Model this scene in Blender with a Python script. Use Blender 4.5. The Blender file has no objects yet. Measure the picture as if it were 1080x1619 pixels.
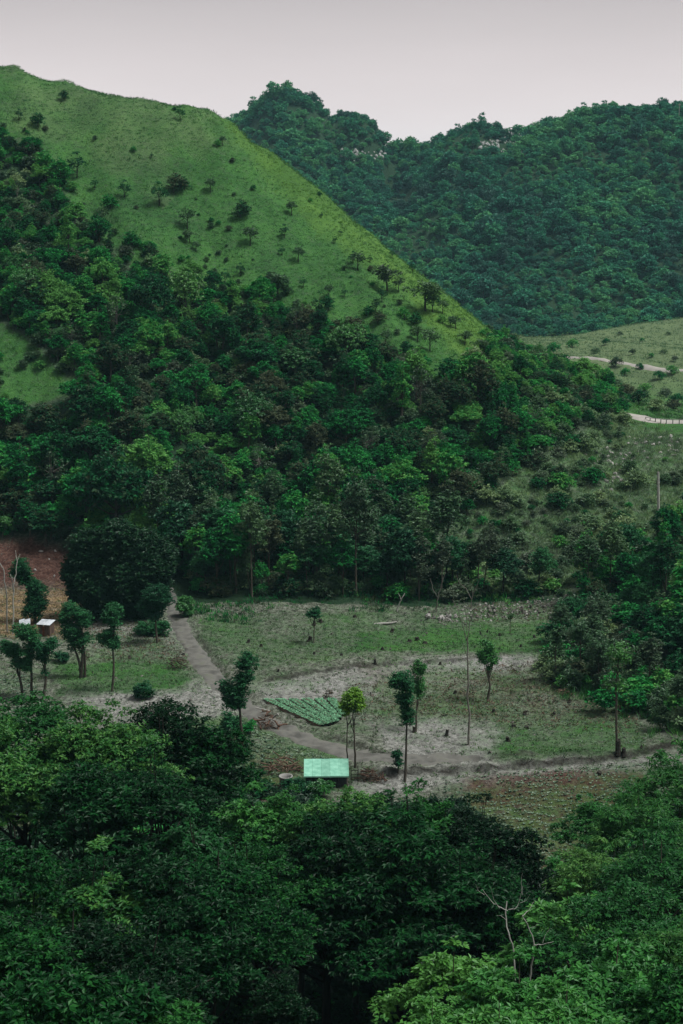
import bpy, math, random
import numpy as np
from mathutils import Vector

# ------------------------------------------------------------------ camera, sky, sun, exposure
scene = bpy.context.scene
COL = scene.collection
CAM_H = 46.6
PITCH = math.radians(11.2)
FPX = 2568.0                     # focal length in photograph pixels (photo is 1080 x 1619)
cam_d = bpy.data.cameras.new('camera')
cam_d.sensor_fit = 'VERTICAL'
cam_d.angle = 2 * math.atan(809.5 / FPX)
cam_d.clip_start = 0.5
cam_d.clip_end = 20000
cam = bpy.data.objects.new('camera', cam_d)
cam.location = (0, 0, CAM_H)
cam.rotation_euler = (math.pi / 2 - PITCH, 0, 0)
COL.objects.link(cam)
scene.camera = cam

SUN_DIR = Vector((0.44, -0.06, 0.88)).normalized()
world = bpy.data.worlds.new('World')
scene.world = world
world.use_nodes = True
wn, wl = world.node_tree.nodes, world.node_tree.links
wn.clear()
w_out = wn.new('ShaderNodeOutputWorld')
w_bg = wn.new('ShaderNodeBackground')
w_bg.inputs['Strength'].default_value = 0.1
w_sky = wn.new('ShaderNodeTexSky')
w_sky.sky_type = 'NISHITA'
w_sky.sun_disc = False
w_sky.sun_elevation = math.asin(SUN_DIR.z)
w_sky.sun_rotation = math.atan2(SUN_DIR.x, SUN_DIR.y)
w_sky.dust_density = 3.0
w_hsv = wn.new('ShaderNodeHueSaturation')          # a closed grey cloud deck takes the blue out
w_hsv.inputs['Saturation'].default_value = 0.15
w_hsv.inputs['Value'].default_value = 0.8
w_geo = wn.new('ShaderNodeTexCoord')
w_sep = wn.new('ShaderNodeSeparateXYZ')
w_map = wn.new('ShaderNodeMapRange')
w_map.inputs['From Min'].default_value = 0.0
w_map.inputs['From Max'].default_value = 0.15
w_ramp = wn.new('ShaderNodeMix'); w_ramp.data_type = 'RGBA'
w_ramp.inputs['A'].default_value = (6.9, 6.1, 6.1, 1)      # thin bright cloud low down
w_ramp.inputs['B'].default_value = (2.0, 1.86, 1.91, 1)    # thicker deck above
w_noise = wn.new('ShaderNodeTexNoise')
w_noise.inputs['Scale'].default_value = 2.6
w_noise.inputs['Detail'].default_value = 5.0
w_nmap = wn.new('ShaderNodeMapRange')
w_nmap.inputs['To Min'].default_value = 0.86
w_nmap.inputs['To Max'].default_value = 1.13
w_mul = wn.new('ShaderNodeMix'); w_mul.data_type = 'RGBA'; w_mul.blend_type = 'MULTIPLY'
w_mul.inputs['Factor'].default_value = 1.0
w_mix = wn.new('ShaderNodeMix'); w_mix.data_type = 'RGBA'
w_mix.inputs['Factor'].default_value = 0.9
wl.new(w_geo.outputs['Generated'], w_sep.inputs[0])
wl.new(w_sep.outputs['Z'], w_map.inputs['Value'])
wl.new(w_map.outputs[0], w_ramp.inputs['Factor'])
w_mp = wn.new('ShaderNodeMapping'); w_mp.inputs['Scale'].default_value = (1, 1, 5)
wl.new(w_geo.outputs['Generated'], w_mp.inputs['Vector'])
wl.new(w_mp.outputs[0], w_noise.inputs['Vector'])
wl.new(w_noise.outputs['Fac'], w_nmap.inputs['Value'])
wl.new(w_ramp.outputs['Result'], w_mul.inputs['A'])
wl.new(w_nmap.outputs[0], w_mul.inputs['B'])
wl.new(w_sky.outputs[0], w_hsv.inputs['Color'])
wl.new(w_hsv.outputs[0], w_mix.inputs['A'])
wl.new(w_mul.outputs['Result'], w_mix.inputs['B'])
wl.new(w_mix.outputs['Result'], w_bg.inputs['Color'])
wl.new(w_bg.outputs[0], w_out.inputs['Surface'])

sun_d = bpy.data.lights.new('sun', 'SUN')
sun_d.energy = 2.2
sun_d.angle = math.radians(20)
sun_d.color = (1.0, 0.985, 0.94)
sun = bpy.data.objects.new('sun', sun_d)
sun.rotation_euler = SUN_DIR.to_track_quat('Z', 'Y').to_euler()
sun.location = (60, 60, 160)
COL.objects.link(sun)

vs = scene.view_settings
vs.view_transform = 'Standard'
vs.look = 'None'
vs.exposure = 0.85
vs.gamma = 1.0
vs.use_curve_mapping = False
scene.render.engine = 'CYCLES'
cy = scene.cycles
cy.max_bounces = 5
cy.diffuse_bounces = 2
cy.glossy_bounces = 1
cy.transmission_bounces = 3
cy.volume_bounces = 0
cy.transparent_max_bounces = 6
cy.use_denoising = True

# ------------------------------------------------------------------ helpers
rng = np.random.default_rng(7)
CP, SP = math.cos(PITCH), math.sin(PITCH)


def P(px, py, Y):
    """world point seen at photograph pixel (px, py) at forward distance Y"""
    xc, yc = (px - 540) / FPX, (809.5 - py) / FPX
    dy, dz = CP + yc * SP, -SP + yc * CP
    return np.array((xc / dy * Y, Y, CAM_H + dz / dy * Y))


def pix(x, y, z):
    d = y * CP - (z - CAM_H) * SP
    u = y * SP + (z - CAM_H) * CP
    d = np.maximum(d, 1e-3)
    return 540 + FPX * x / d, 809.5 - FPX * u / d


def h2(ix, iy, seed):
    n = (ix.astype(np.int64) * 374761393 + iy.astype(np.int64) * 668265263 + seed * 974634577) & 0xffffffff
    n = ((n ^ (n >> 13)) * 1274126177) & 0xffffffff
    n = n ^ (n >> 16)
    return (n & 0xffffff) / float(0xffffff)


def vnoise(x, y, seed=0):
    ix, iy = np.floor(x), np.floor(y)
    fx, fy = x - ix, y - iy
    fx, fy = fx * fx * (3 - 2 * fx), fy * fy * (3 - 2 * fy)
    a, b = h2(ix, iy, seed), h2(ix + 1, iy, seed)
    c, d = h2(ix, iy + 1, seed), h2(ix + 1, iy + 1, seed)
    return (a + (b - a) * fx) * (1 - fy) + (c + (d - c) * fx) * fy


def fbm(x, y, scale, seed=0, octv=4):
    x, y = np.asarray(x, float) / scale, np.asarray(y, float) / scale
    s, a, t = 0, 0.5, 0
    for o in range(octv):
        s = s + a * vnoise(x, y, seed + o * 17); t += a
        x, y, a = x * 2.03 + 3.7, y * 2.03 - 1.3, a * 0.5
    return s / t


def sstep(a, b, x):
    t = np.clip((x - a) / (b - a), 0, 1)
    return t * t * (3 - 2 * t)


def inpoly(px, py, poly):
    px, py = np.asarray(px, float), np.asarray(py, float)
    ins = np.zeros(px.shape, bool)
    n = len(poly)
    for i in range(n):
        x1, y1 = poly[i]; x2, y2 = poly[(i + 1) % n]
        if y1 == y2: continue
        c = ((y1 > py) != (y2 > py)) & (px < (x2 - x1) * (py - y1) / (y2 - y1) + x1)
        ins ^= c
    return ins


def polydist(x, y, pts):
    """distance, side sign, and parameter of points to a polyline"""
    best = np.full(np.shape(x), 1e9); sgn = np.zeros(np.shape(x)); par = np.zeros(np.shape(x))
    L = 0
    for (x1, y1), (x2, y2) in zip(pts[:-1], pts[1:]):
        dx, dy = x2 - x1, y2 - y1; l = math.hypot(dx, dy)
        t = np.clip(((x - x1) * dx + (y - y1) * dy) / (l * l), 0, 1)
        d = np.hypot(x - x1 - t * dx, y - y1 - t * dy)
        m = d < best
        best = np.where(m, d, best)
        sgn = np.where(m, np.sign((x - x1) * dy - (y - y1) * dx), sgn)
        par = np.where(m, L + t * l, par)
        L += l
    return best, sgn, par / L


# ------------------------------------------------------------------ terrain height
ctl = []
def C(px, py, Y): ctl.append(tuple(P(px, py, Y)))
def W(x, y, z): ctl.append((x, y, z))

# viewpoint hill below the camera
for x in (-90, -45, -15, 15, 45, 90):
    for y, z in ((-80, 56), (-30, 51), (0, 44.6), (14, 36), (30, 26), (48, 16), (66, 7.5), (82, 2.2)):
        W(x, y, z + (4 if abs(x) > 80 and y > 20 else 0))
# valley floor
for y in (98, 118, 138, 158, 176):
    for x in (-45, -22, 0, 22):
        W(x, y, 0.0)
    W(-90, y, 6); W(42, y, 3.0); W(62, y, 9); W(110, y, 20)
for x in (-20, 0, 20): W(x, 190, 1.2)
# left red slope and the main hill
S = 0.53
def plane_Y(py, s=S, y0=190.0):
    return (CAM_H + s * y0) / (s + (py - 300) / FPX)
for px in (-150, 0, 120, 230):
    for py in (905, 800, 690, 580, 480, 380, 280):
        C(px, py, plane_Y(py))
for px, py in ((-300, 60), (-150, 80), (0, 104), (100, 133), (200, 156), (300, 170), (345, 180)):
    C(px, py, plane_Y(py) if py > 175 else plane_Y(py) - 4)
for px, py, Y in ((345, 180, 304), (400, 224, 312), (500, 296, 300), (600, 384, 289), (700, 462, 280), (780, 528, 271),
                  (480, 345, 281), (620, 445, 262), (700, 510, 250), (745, 590, 237),
                  (380, 300, 284), (440, 420, 264), (540, 520, 246), (640, 600, 233), (330, 420, 262),
                  (350, 560, 238), (450, 650, 226), (350, 700, 221), (580, 720, 217), (450, 800, 208), (600, 830, 203),
                  (700, 700, 220), (760, 800, 206), (350, 880, 200), (540, 890, 198), (680, 900, 196), (800, 900, 194),
                  (860, 572, 268), (930, 610, 256), (1000, 660, 244), (800, 660, 232), (880, 700, 229), (860, 780, 212),
                  (1020, 667, 241), (1080, 668, 240), (1160, 668, 240), (1040, 664, 246), (1100, 664, 247),
                  (1000, 712, 229), (1080, 720, 228), (1000, 800, 211), (1080, 800, 212), (900, 830, 205), (960, 880, 192),
                  (1080, 880, 191),
                  (1050, 640, 300), (1150, 640, 300), (1050, 612, 350), (1000, 576, 420), (1100, 570, 430), (960, 545, 490),
                  (1080, 545, 480), (900, 537, 520), (1000, 505, 560), (1080, 507, 540), (1150, 500, 545), (940, 516, 560), (870, 535, 575)):
    C(px, py, Y)
# behind the main hill
for x, y, z in ((-60, 360, 40), (-20, 345, 38), (10, 335, 26), (30, 320, 14), (-60, 420, 18), (0, 400, 8), (40, 380, 4),
                (-100, 500, 5), (0, 500, 0), (60, 480, 0), (-150, 380, 50), (-150, 480, 15), (110, 400, 4), (160, 350, 12), (160, 500, 4),
                (-150, 230, 30), (-150, 300, 65), (-200, 150, 20), (150, 240, 18), (150, 150, 26), (200, 60, 40), (-200, 60, 30),
                (0, 600, -8), (60, 605, -8), (120, 610, -8), (-120, 600, -4), (190, 600, 0), (260, 500, 5), (-260, 450, 25), (260, 300, 25), (-260, 250, 40)):
    W(x, y, z)
# far mountain
for px, py, Y in ((250, 215, 890), (380, 208, 900), (405, 184, 903), (430, 164, 905), (455, 160, 905), (490, 174, 903), (528, 204, 900), (556, 190, 898), (586, 202, 894), (602, 224, 888), (618, 266, 882), (640, 278, 875),
                  (700, 262, 860), (760, 236, 850), (830, 244, 840), (900, 222, 835), (960, 202, 830), (1060, 190, 825), (1150, 180, 825),
                  (500, 300, 830), (620, 325, 795), (640, 400, 735), (700, 400, 732), (800, 330, 755), (820, 450, 686), (1000, 330, 735),
                  (1000, 450, 674), (1150, 330, 735), (1150, 450, 674), (450, 260, 860), (760, 500, 660), (880, 505, 650), (1060, 492, 645)):
    C(px, py, Y)
for x, y, z in ((-200, 880, 70), (-300, 800, 50), (300, 820, 85), (300, 700, 25), (-60, 960, 85), (60, 950, 60), (180, 930, 70),
                (0, 1080, 40), (200, 1080, 40), (-250, 1080, 40), (-120, 720, 20), (-260, 650, 15), (400, 650, 20), (400, 950, 50), (-420, 900, 40), (-420, 600, 20)):
    W(x, y, z)
ctl = np.array(ctl)
_c = ctl[:, :2] / 100.0
def _phi(r2): return np.where(r2 > 1e-12, r2 * np.log(np.maximum(r2, 1e-12)) * 0.5, 0.0)
_n = len(ctl)
_A = np.zeros((_n + 3, _n + 3))
_A[:_n, :_n] = _phi(((_c[:, None, :] - _c[None]) ** 2).sum(-1)) + np.eye(_n) * 4e-4
_A[:_n, _n] = 1; _A[:_n, _n + 1:] = _c
_A[_n:, :_n] = _A[:_n, _n:].T
_w = np.linalg.solve(_A, np.concatenate([ctl[:, 2], np.zeros(3)]))


def tps(x, y):
    x, y = np.ravel(x) / 100.0, np.ravel(y) / 100.0
    out = np.empty(len(x))
    for i in range(0, len(x), 20000):
        s = slice(i, i + 20000)
        r2 = (x[s, None] - _c[None, :, 0]) ** 2 + (y[s, None] - _c[None, :, 1]) ** 2
        out[s] = _phi(r2) @ _w[:_n] + _w[_n] + _w[_n + 1] * x[s] + _w[_n + 2] * y[s]
    return out


def flatpt(px, py):
    """photograph pixel on the level valley floor"""
    xc, yc = (px - 540) / FPX, (809.5 - py) / FPX
    dy, dz = CP + yc * SP, -SP + yc * CP
    t = -CAM_H / dz
    return (xc * t, dy * t)

TRACK_PX = [(262, 938), (278, 970), (292, 1005), (320, 1048), (352, 1084), (398, 1124), (455, 1158), (520, 1181), (590, 1197), (650, 1203), (710, 1203), (770, 1200)]
TRACK_W = [2.0, 2.1, 2.3, 2.6, 2.6, 2.5, 2.6, 2.8, 3.2, 3.2, 2.4, .8]
TRACK = [flatpt(*p) for p in TRACK_PX]
BANK_UP = [flatpt(*p) for p in ((404, 1082), (470, 1072), (560, 1056), (640, 1047), (720, 1040), (790, 1034), (832, 1027))]
DITCH = [flatpt(*p) for p in ((560, 1228), (640, 1219), (700, 1216), (760, 1214), (850, 1209), (930, 1206), (990, 1199), (1060, 1190), (1150, 1180))]
BANK_ROAD = [flatpt(*p) for p in ((500, 1162), (560, 1176), (610, 1190), (660, 1197), (720, 1202), (800, 1200), (860, 1196))]
GULLY = [flatpt(*p) for p in ((310, 1000), (330, 1030), (352, 1062), (372, 1088), (392, 1100))]


RD = [tuple(P(px_, py_, Y_)[:2]) for px_, py_, Y_ in ((1004, 659, 248), (1020, 661, 246), (1045, 664, 244), (1080, 666, 243), (1160, 668, 243), (1300, 668, 245))]
FAR_FIX = HILL_FIX = None


def height(x, y):
    sh = np.shape(x)
    x, y = np.ravel(np.asarray(x, float)), np.ravel(np.asarray(y, float))
    z = tps(x, y)
    far = sstep(1050, 1500, np.hypot(x * 1.6, np.maximum(y, -y * 3)))
    z = z * (1 - far) + 10 * far
    # relief: gullies on the far mountain, gentle lumps on the hills
    m = sstep(600, 680, y) * (1 - far)
    z = z + m * ((fbm(x, y, 70, 3) - 0.5) * 11 + (fbm(x, y, 22, 4) - 0.5) * 6)
    h = sstep(196, 225, y) * (1 - sstep(420, 600, y)) * (1 - far)
    nr = (np.abs(y - 246) < 16) & (x > 30)
    if nr.any(): h[nr] *= sstep(3, 9, polydist(x[nr], y[nr], RD)[0])
    if FAR_FIX is not None:
        z = z + np.interp(x / np.maximum(y, 1), FAR_FIX[0], FAR_FIX[1]) * y / FPX * sstep(690, 850, y) * (1 - far)
        z = z + np.interp(x / np.maximum(y, 1), HILL_FIX[0], HILL_FIX[1]) * y / FPX * sstep(232, 285, y) * (1 - sstep(345, 420, y))
    z = z + h * ((fbm(x, y, 28, 5) - 0.5) * 4.0 - np.abs(fbm(x + .35 * y, y * .25, 9, 7, 3) - .5) * 4.6 + 1.0 + (fbm(x, y, 5, 6, 3) - 0.5) * 0.7)
    q = sstep(440, 520, y) * (1 - sstep(590, 640, y))
    z = z + q * (fbm(x, y, 45, 9) - 0.45) * 8
    # the field: furrow lumps, terraces, ditches
    f = sstep(86, 96, y) * (1 - sstep(196, 215, y)) * (1 - sstep(45, 60, np.abs(x)))
    z = z + f * ((fbm(x, y, 9, 11) - 0.5) * 0.5 + (fbm(x, y, 1.1, 12, 3) - 0.5) * 0.22)
    u_ = x * .32 + y * .95 + (fbm(x, y, 6, 14) - .5) * 2.2
    z = z + f * np.sin(u_ * 2 * math.pi / 1.5) * .12 * sstep(.3, .55, fbm(x, y, 12, 15))
    fm = f > 0
    if fm.any():
        xs, ys = x[fm], y[fm]; add = np.zeros(len(xs))
        jx = xs + (fbm(xs, ys, 1.5, 21) - 0.5) * 1.0; jy = ys + (fbm(xs, ys, 1.5, 22) - 0.5) * 1.0
        for line, hh, reach in ((BANK_UP, .3, 7.0), (DITCH, .42, 5.0), (BANK_ROAD, .2, 3.0)):
            d, s, p = polydist(jx, jy, line)
            fade = sstep(0, 0.1, p) * (1 - sstep(0.93, 1, p))
            e = -s * d                                   # positive on the uphill side
            add += hh * fade * sstep(-.18, .18, e) * (1 - sstep(reach * .3, reach, e))
            add -= .2 * hh * fade * np.exp(-((e + .45) / .3) ** 2)
        d, s, p = polydist(jx, jy, GULLY)
        add -= np.exp(-(d / 0.4) ** 2) * 0.35
        d, s, p = polydist(xs, ys, TRACK)
        wd = np.interp(p, np.linspace(0, 1, len(TRACK_W)), TRACK_W) * 0.5
        add -= (1 - sstep(wd * 0.8, wd * 1.3, d)) * 0.18
        z[fm] += add * f[fm]
    return z.reshape(sh)


def _crest(pxs, y0, y1):
    ys = np.arange(y0, y1, 3.0)
    k = (np.asarray(pxs) - 540) / FPX * 1.0
    X = k[:, None] * (ys[None] * CP + 0 * ys[None]) ; out = []
    for a in range(len(pxs)):
        x = np.full(len(ys), 0.0); z = np.zeros(len(ys))
        for _ in range(3):
            d = ys * CP - (z - CAM_H) * SP; x = (pxs[a] - 540) / FPX * d; z = height(x, ys)
        out.append(pix(x, ys, z)[1].min())
    return np.array(out)

def _fit():
    """raise or lower the two crests until their skylines run where the photograph's do"""
    global FAR_FIX, HILL_FIX
    far_px = np.array([250, 372, 400, 430, 455, 490, 530, 556, 582, 600, 614, 630, 645, 680, 715, 740, 760, 790, 830, 870, 905, 950, 1000, 1060, 1080, 1150], float)
    far_py = np.array([230, 202, 178, 154, 149, 162, 192, 187, 196, 214, 240, 249, 246, 234, 220, 208, 203, 217, 219, 207, 188, 178, 178, 171, 177, 180], float)
    hill_px = np.array([-200, 0, 50, 100, 150, 200, 250, 300, 325, 345, 370, 400, 450, 500, 550, 600, 650, 700, 750, 780], float)
    hill_py = np.array([75, 103, 117, 133, 144, 154, 162, 169, 172, 181, 199, 223, 259, 296, 340, 384, 424, 462, 502, 528], float)
    kn = np.arange(-240, 800, 30.0); hill_py = np.interp(kn, hill_px, hill_py); hill_px = kn
    fa, hi = np.zeros(len(far_px)), np.zeros(len(hill_px))
    kf, kh = (far_px - 540) / FPX * .971, (hill_px - 540) / FPX * .97       # seen column -> x / y on the crest
    for _ in range(6):
        FAR_FIX = (kf, fa); HILL_FIX = (kh, hi)
        fa = fa + (_crest(far_px, 690, 1000) - far_py) * .8
        hi = hi + (_crest(hill_px, 240, 345) - hill_py) * .6
        hp_ = np.pad(hi, 1, 'edge'); hi = hp_[:-2] * .2 + hp_[1:-1] * .6 + hp_[2:] * .2
    FAR_FIX = (kf, fa); HILL_FIX = (kh, hi)
_fit()


def hz(x, y): return float(height(np.array([x]), np.array([y]))[0])


def hit(px, py, y0=60, y1=1000):
    """ground point seen at a photograph pixel"""
    ys = np.concatenate([np.arange(y0, 240, 0.5), np.arange(240, y1, 1.0)])
    pts = np.array([P(px, py, 1.0) - np.array((0, 0, CAM_H))]) * ys[:, None]
    zz = pts[:, 2] + CAM_H - height(pts[:, 0], ys)
    k = np.argmax(zz < 0)
    if zz[k] >= 0: k = len(ys) - 1
    Y = ys[k]
    if k > 0 and zz[k - 1] > 0:
        Y = ys[k - 1] + (ys[k] - ys[k - 1]) * zz[k - 1] / (zz[k - 1] - zz[k])
    q = P(px, py, Y)
    return np.array((q[0], q[1], hz(q[0], q[1])))

# ------------------------------------------------------------------ materials
def nodes(name):
    m = bpy.data.materials.new(name); m.use_nodes = True
    n, l = m.node_tree.nodes, m.node_tree.links
    n.clear()
    return m, n, l


def ramp(n, stops, interp='LINEAR'):
    r = n.new('ShaderNodeValToRGB')
    r.color_ramp.interpolation = interp
    e = r.color_ramp.elements
    while len(e) < len(stops): e.new(0.5)
    for k, (p, c) in zip(e, stops):
        k.position = p; k.color = (*c, 1)
    return r


def math_node(n, l, op, a, b=None, clamp=False):
    m = n.new('ShaderNodeMath'); m.operation = op; m.use_clamp = clamp
    for i, v in enumerate((a, b)):
        if v is None: continue
        if isinstance(v, (int, float)): m.inputs[i].default_value = v
        else: l.new(v, m.inputs[i])
    return m.outputs[0]


def mixc(n, l, fac, a, b, blend='MIX'):
    m = n.new('ShaderNodeMix'); m.data_type = 'RGBA'; m.blend_type = blend
    for key, v in (('Factor', fac), ('A', a), ('B', b)):
        if isinstance(v, (int, float)): m.inputs[key].default_value = v
        elif isinstance(v, tuple): m.inputs[key].default_value = (*v, 1)
        else: l.new(v, m.inputs[key])
    return m.outputs['Result']


def leaf_mat(name, stops, patch=60.0, transl=0.3, gloss=0.06, spread=0.6):
    """leaf colour: species by the plant's own random number and by patches of wood, then leaf by leaf"""
    m, n, l = nodes(name)
    oi = n.new('ShaderNodeObjectInfo')
    nz = n.new('ShaderNodeTexNoise'); nz.inputs['Scale'].default_value = 1.0 / patch; nz.inputs['Detail'].default_value = 2
    l.new(oi.outputs['Location'], nz.inputs['Vector'])
    v = math_node(n, l, 'MULTIPLY', oi.outputs['Random'], spread)
    nn = math_node(n, l, 'MULTIPLY', math_node(n, l, 'SUBTRACT', nz.outputs['Fac'], 0.5), 2.2)
    v = math_node(n, l, 'ADD', math_node(n, l, 'ADD', v, nn), 0.5 - spread * 0.5)
    at = n.new('ShaderNodeAttribute'); at.attribute_name = 'tint'
    v = math_node(n, l, 'ADD', v, math_node(n, l, 'MULTIPLY', math_node(n, l, 'SUBTRACT', at.outputs['Fac'], 0.5), 0.5), True)
    r = ramp(n, stops); l.new(v, r.inputs[0])
    val = n.new('ShaderNodeMapRange'); val.inputs['To Min'].default_value = 0.65; val.inputs['To Max'].default_value = 1.4
    l.new(at.outputs['Fac'], val.inputs['Value'])
    col = mixc(n, l, 1.0, r.outputs[0], val.outputs[0], 'MULTIPLY')
    d = n.new('ShaderNodeBsdfDiffuse'); t = n.new('ShaderNodeBsdfTranslucent'); g = n.new('ShaderNodeBsdfGlossy')
    g.inputs['Roughness'].default_value = 0.45; g.inputs['Color'].default_value = (0.8, 0.9, 0.85, 1)
    l.new(col, d.inputs['Color']); l.new(col, t.inputs['Color'])
    a = n.new('ShaderNodeMixShader'); a.inputs[0].default_value = transl
    l.new(d.outputs[0], a.inputs[1]); l.new(t.outputs[0], a.inputs[2])
    b = n.new('ShaderNodeMixShader'); b.inputs[0].default_value = gloss
    l.new(a.outputs[0], b.inputs[1]); l.new(g.outputs[0], b.inputs[2])
    o = n.new('ShaderNodeOutputMaterial'); l.new(b.outputs[0], o.inputs['Surface'])
    return m


def rough_mat(name, c1, c2, scale=4.0, bump=0.3, rough=0.9, detail=6, stretch=None, c3=None):
    m, n, l = nodes(name)
    tc = n.new('ShaderNodeTexCoord')
    vec = tc.outputs['Object']
    if stretch:
        mp = n.new('ShaderNodeMapping'); mp.inputs['Scale'].default_value = stretch
        l.new(vec, mp.inputs['Vector']); vec = mp.outputs[0]
    nz = n.new('ShaderNodeTexNoise'); nz.inputs['Scale'].default_value = scale; nz.inputs['Detail'].default_value = detail
    l.new(vec, nz.inputs['Vector'])
    stops = [(0.3, c1), (0.7, c2)] if c3 is None else [(0.3, c1), (0.55, c2), (0.7, c3)]
    r = ramp(n, stops); l.new(nz.outputs['Fac'], r.inputs[0])
    oi = n.new('ShaderNodeObjectInfo')
    mr = n.new('ShaderNodeMapRange'); mr.inputs['To Min'].default_value = 0.75; mr.inputs['To Max'].default_value = 1.2
    l.new(oi.outputs['Random'], mr.inputs['Value'])
    col = mixc(n, l, 1.0, r.outputs[0], mr.outputs[0], 'MULTIPLY')
    p = n.new('ShaderNodeBsdfPrincipled'); p.inputs['Roughness'].default_value = rough
    p.inputs['Specular IOR Level'].default_value = 0.25
    l.new(col, p.inputs['Base Color'])
    bp = n.new('ShaderNodeBump'); bp.inputs['Strength'].default_value = bump; bp.inputs['Distance'].default_value = 0.05
    l.new(nz.outputs['Fac'], bp.inputs['Height']); l.new(bp.outputs[0], p.inputs['Normal'])
    o = n.new('ShaderNodeOutputMaterial'); l.new(p.outputs[0], o.inputs['Surface'])
    return m


DK = [(0.0, (.0015, .014, .005)), (0.4, (.0025, .026, .007)), (0.7, (.006, .060, .013)), (1.0, (.026, .130, .024))]
FMID = [(0.0, (.010, .060, .018)), (0.4, (.014, .090, .022)), (0.75, (.030, .140, .028)), (1.0, (.075, .190, .040))]
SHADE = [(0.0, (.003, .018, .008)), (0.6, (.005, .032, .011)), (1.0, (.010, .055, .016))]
MID = [(0.0, (.070, .092, .048)), (0.12, (.030, .090, .036)), (0.24, (.008, .066, .026)), (0.45, (.009, .115, .030)), (0.62, (.016, .190, .040)), (0.8, (.034, .250, .048)), (1.0, (.110, .300, .070))]
FAR = [(0.0, (.040, .115, .085)), (0.3, (.024, .165, .105)), (0.6, (.042, .235, .120)), (1.0, (.095, .310, .115))]
PALE = [(0.0, (.100, .135, .085)), (0.5, (.095, .190, .080)), (1.0, (.200, .300, .125))]
LIME = [(0.0, (.022, .120, .026)), (0.5, (.036, .180, .034)), (1.0, (.080, .240, .044))]
OLIVE = [(0.0, (.044, .072, .038)), (0.5, (.036, .100, .040)), (1.0, (.070, .150, .054))]
YEL = [(0.0, (.110, .270, .024)), (0.5, (.200, .380, .026)), (1.0, (.340, .470, .040))]
TEAL = [(0.0, (.010, .060, .026)), (0.5, (.015, .100, .036)), (1.0, (.032, .150, .050))]
M = {}
M['leaf_fore'] = leaf_mat('dark_leaf', DK, 12, .25, .012, .7)
M['leaf_fore_mid'] = leaf_mat('mid_leaf', FMID, 9, .28, .015, .8)
M['leaf_shade'] = leaf_mat('shaded_leaf', SHADE, 12, .2, .02, .7)  # hollow's shade put into the leaf colour; the big dark tree shares it
M['leaf_pale'] = leaf_mat('pale_scrub_leaf', PALE, 9, .3, .03, .9)
M['leaf_fore_bright'] = leaf_mat('bright_leaf', LIME, 12, .3, .02, .5)
M['leaf_mid'] = leaf_mat('forest_leaf', MID, 16, .25, .008, 1.0)
M['leaf_far'] = leaf_mat('mountain_leaf', FAR, 45, .2, .015, .8)
M['leaf_olive'] = leaf_mat('olive_leaf', OLIVE, 15, .25, .03, .8)
M['leaf_lime'] = leaf_mat('lime_leaf', LIME, 15, .3, .04, .6)
M['leaf_yellow'] = leaf_mat('yellow_leaf', YEL, 15, .35, .04, .3)
M['leaf_teal'] = leaf_mat('deep_green_leaf', TEAL, 15, .25, .015, .8)
M['bark'] = rough_mat('grey_brown_bark', (.035, .030, .022), (.11, .10, .08), 3, .5, stretch=(3, 3, .6))
M['bark_dark'] = rough_mat('dark_bark', (.012, .011, .009), (.040, .036, .028), 3, .5, stretch=(3, 3, .6))
M['bark_pale'] = rough_mat('pale_dead_wood', (.22, .22, .20), (.44, .44, .41), 4, .3, stretch=(3, 3, .6))
M['bark_grey'] = rough_mat('grey_weathered_wood', (.12, .115, .10), (.24, .23, .20), 4, .3, stretch=(3, 3, .6))
M['deadwood'] = rough_mat('red_brown_dead_wood', (.050, .030, .022), (.15, .088, .064), 5, .4)
M['rock'] = rough_mat('limestone_rock', (.16, .16, .15), (.42, .41, .39), 2.0, .6)
M['rock_white'] = rough_mat('pale_limestone', (.16, .17, .17), (.52, .53, .52), .5, .8)
M['rubble'] = rough_mat('grey_brown_rubble', (.05, .05, .042), (.18, .178, .155), 2.5, .6)
M['mint'] = rough_mat('mint_painted_metal', (.15, .38, .28), (.26, .55, .42), 2.6, .03, .6)
M['white_roof'] = rough_mat('white_painted_metal', (.36, .41, .45), (.62, .66, .70), 2.5, .02, .5)
M['plank'] = rough_mat('brown_plank', (.07, .045, .035), (.17, .115, .09), 3, .3, stretch=(4, 4, .5))
M['plank_dark'] = rough_mat('dark_grey_plank', (.018, .02, .022), (.05, .052, .052), 3, .3, stretch=(4, 4, .5))
M['post'] = rough_mat('weathered_post', (.10, .09, .075), (.22, .20, .17), 5, .3)
M['concrete'] = rough_mat('grey_concrete', (.24, .24, .23), (.36, .36, .345), 2, .15)
M['pale_road'] = rough_mat('pale_road_surface', (.27, .26, .24), (.40, .38, .35), .35, .1)
M['track'] = rough_mat('grey_brown_track', (.062, .062, .056), (.118, .118, .107), .9, .6, c3=(.105, .113, .088))
M['earth'] = rough_mat('garden_earth', (.05, .038, .028), (.12, .085, .062), 3, .6)
M['crop'] = leaf_mat('crop_leaf', [(0, (.13, .30, .17)), (1, (.20, .42, .26))], 3, .25, .0, .3)
M['seedling'] = leaf_mat('seedling_leaf', [(0, (.025, .075, .030)), (.5, (.060, .130, .065)), (1, (.16, .24, .15))], 6, .25, .05, .9)
M['weed'] = leaf_mat('weed_leaf', [(0, (.050, .080, .038)), (.4, (.045, .115, .036)), (.7, (.065, .180, .042)), (1, (.13, .22, .08))], 5, .3, .03, .8)
M['grass'] = leaf_mat('grass_blade', [(0, (.040, .100, .034)), (.35, (.030, .130, .030)), (.7, (.048, .190, .034)), (1, (.105, .260, .050))], 16, .35, .03, .5)
M['grass_far'] = leaf_mat('plain_grass_blade', [(0, (.08, .135, .07)), (.5, (.10, .20, .08)), (1, (.19, .25, .13))], 50, .35, .03, .5)
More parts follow.
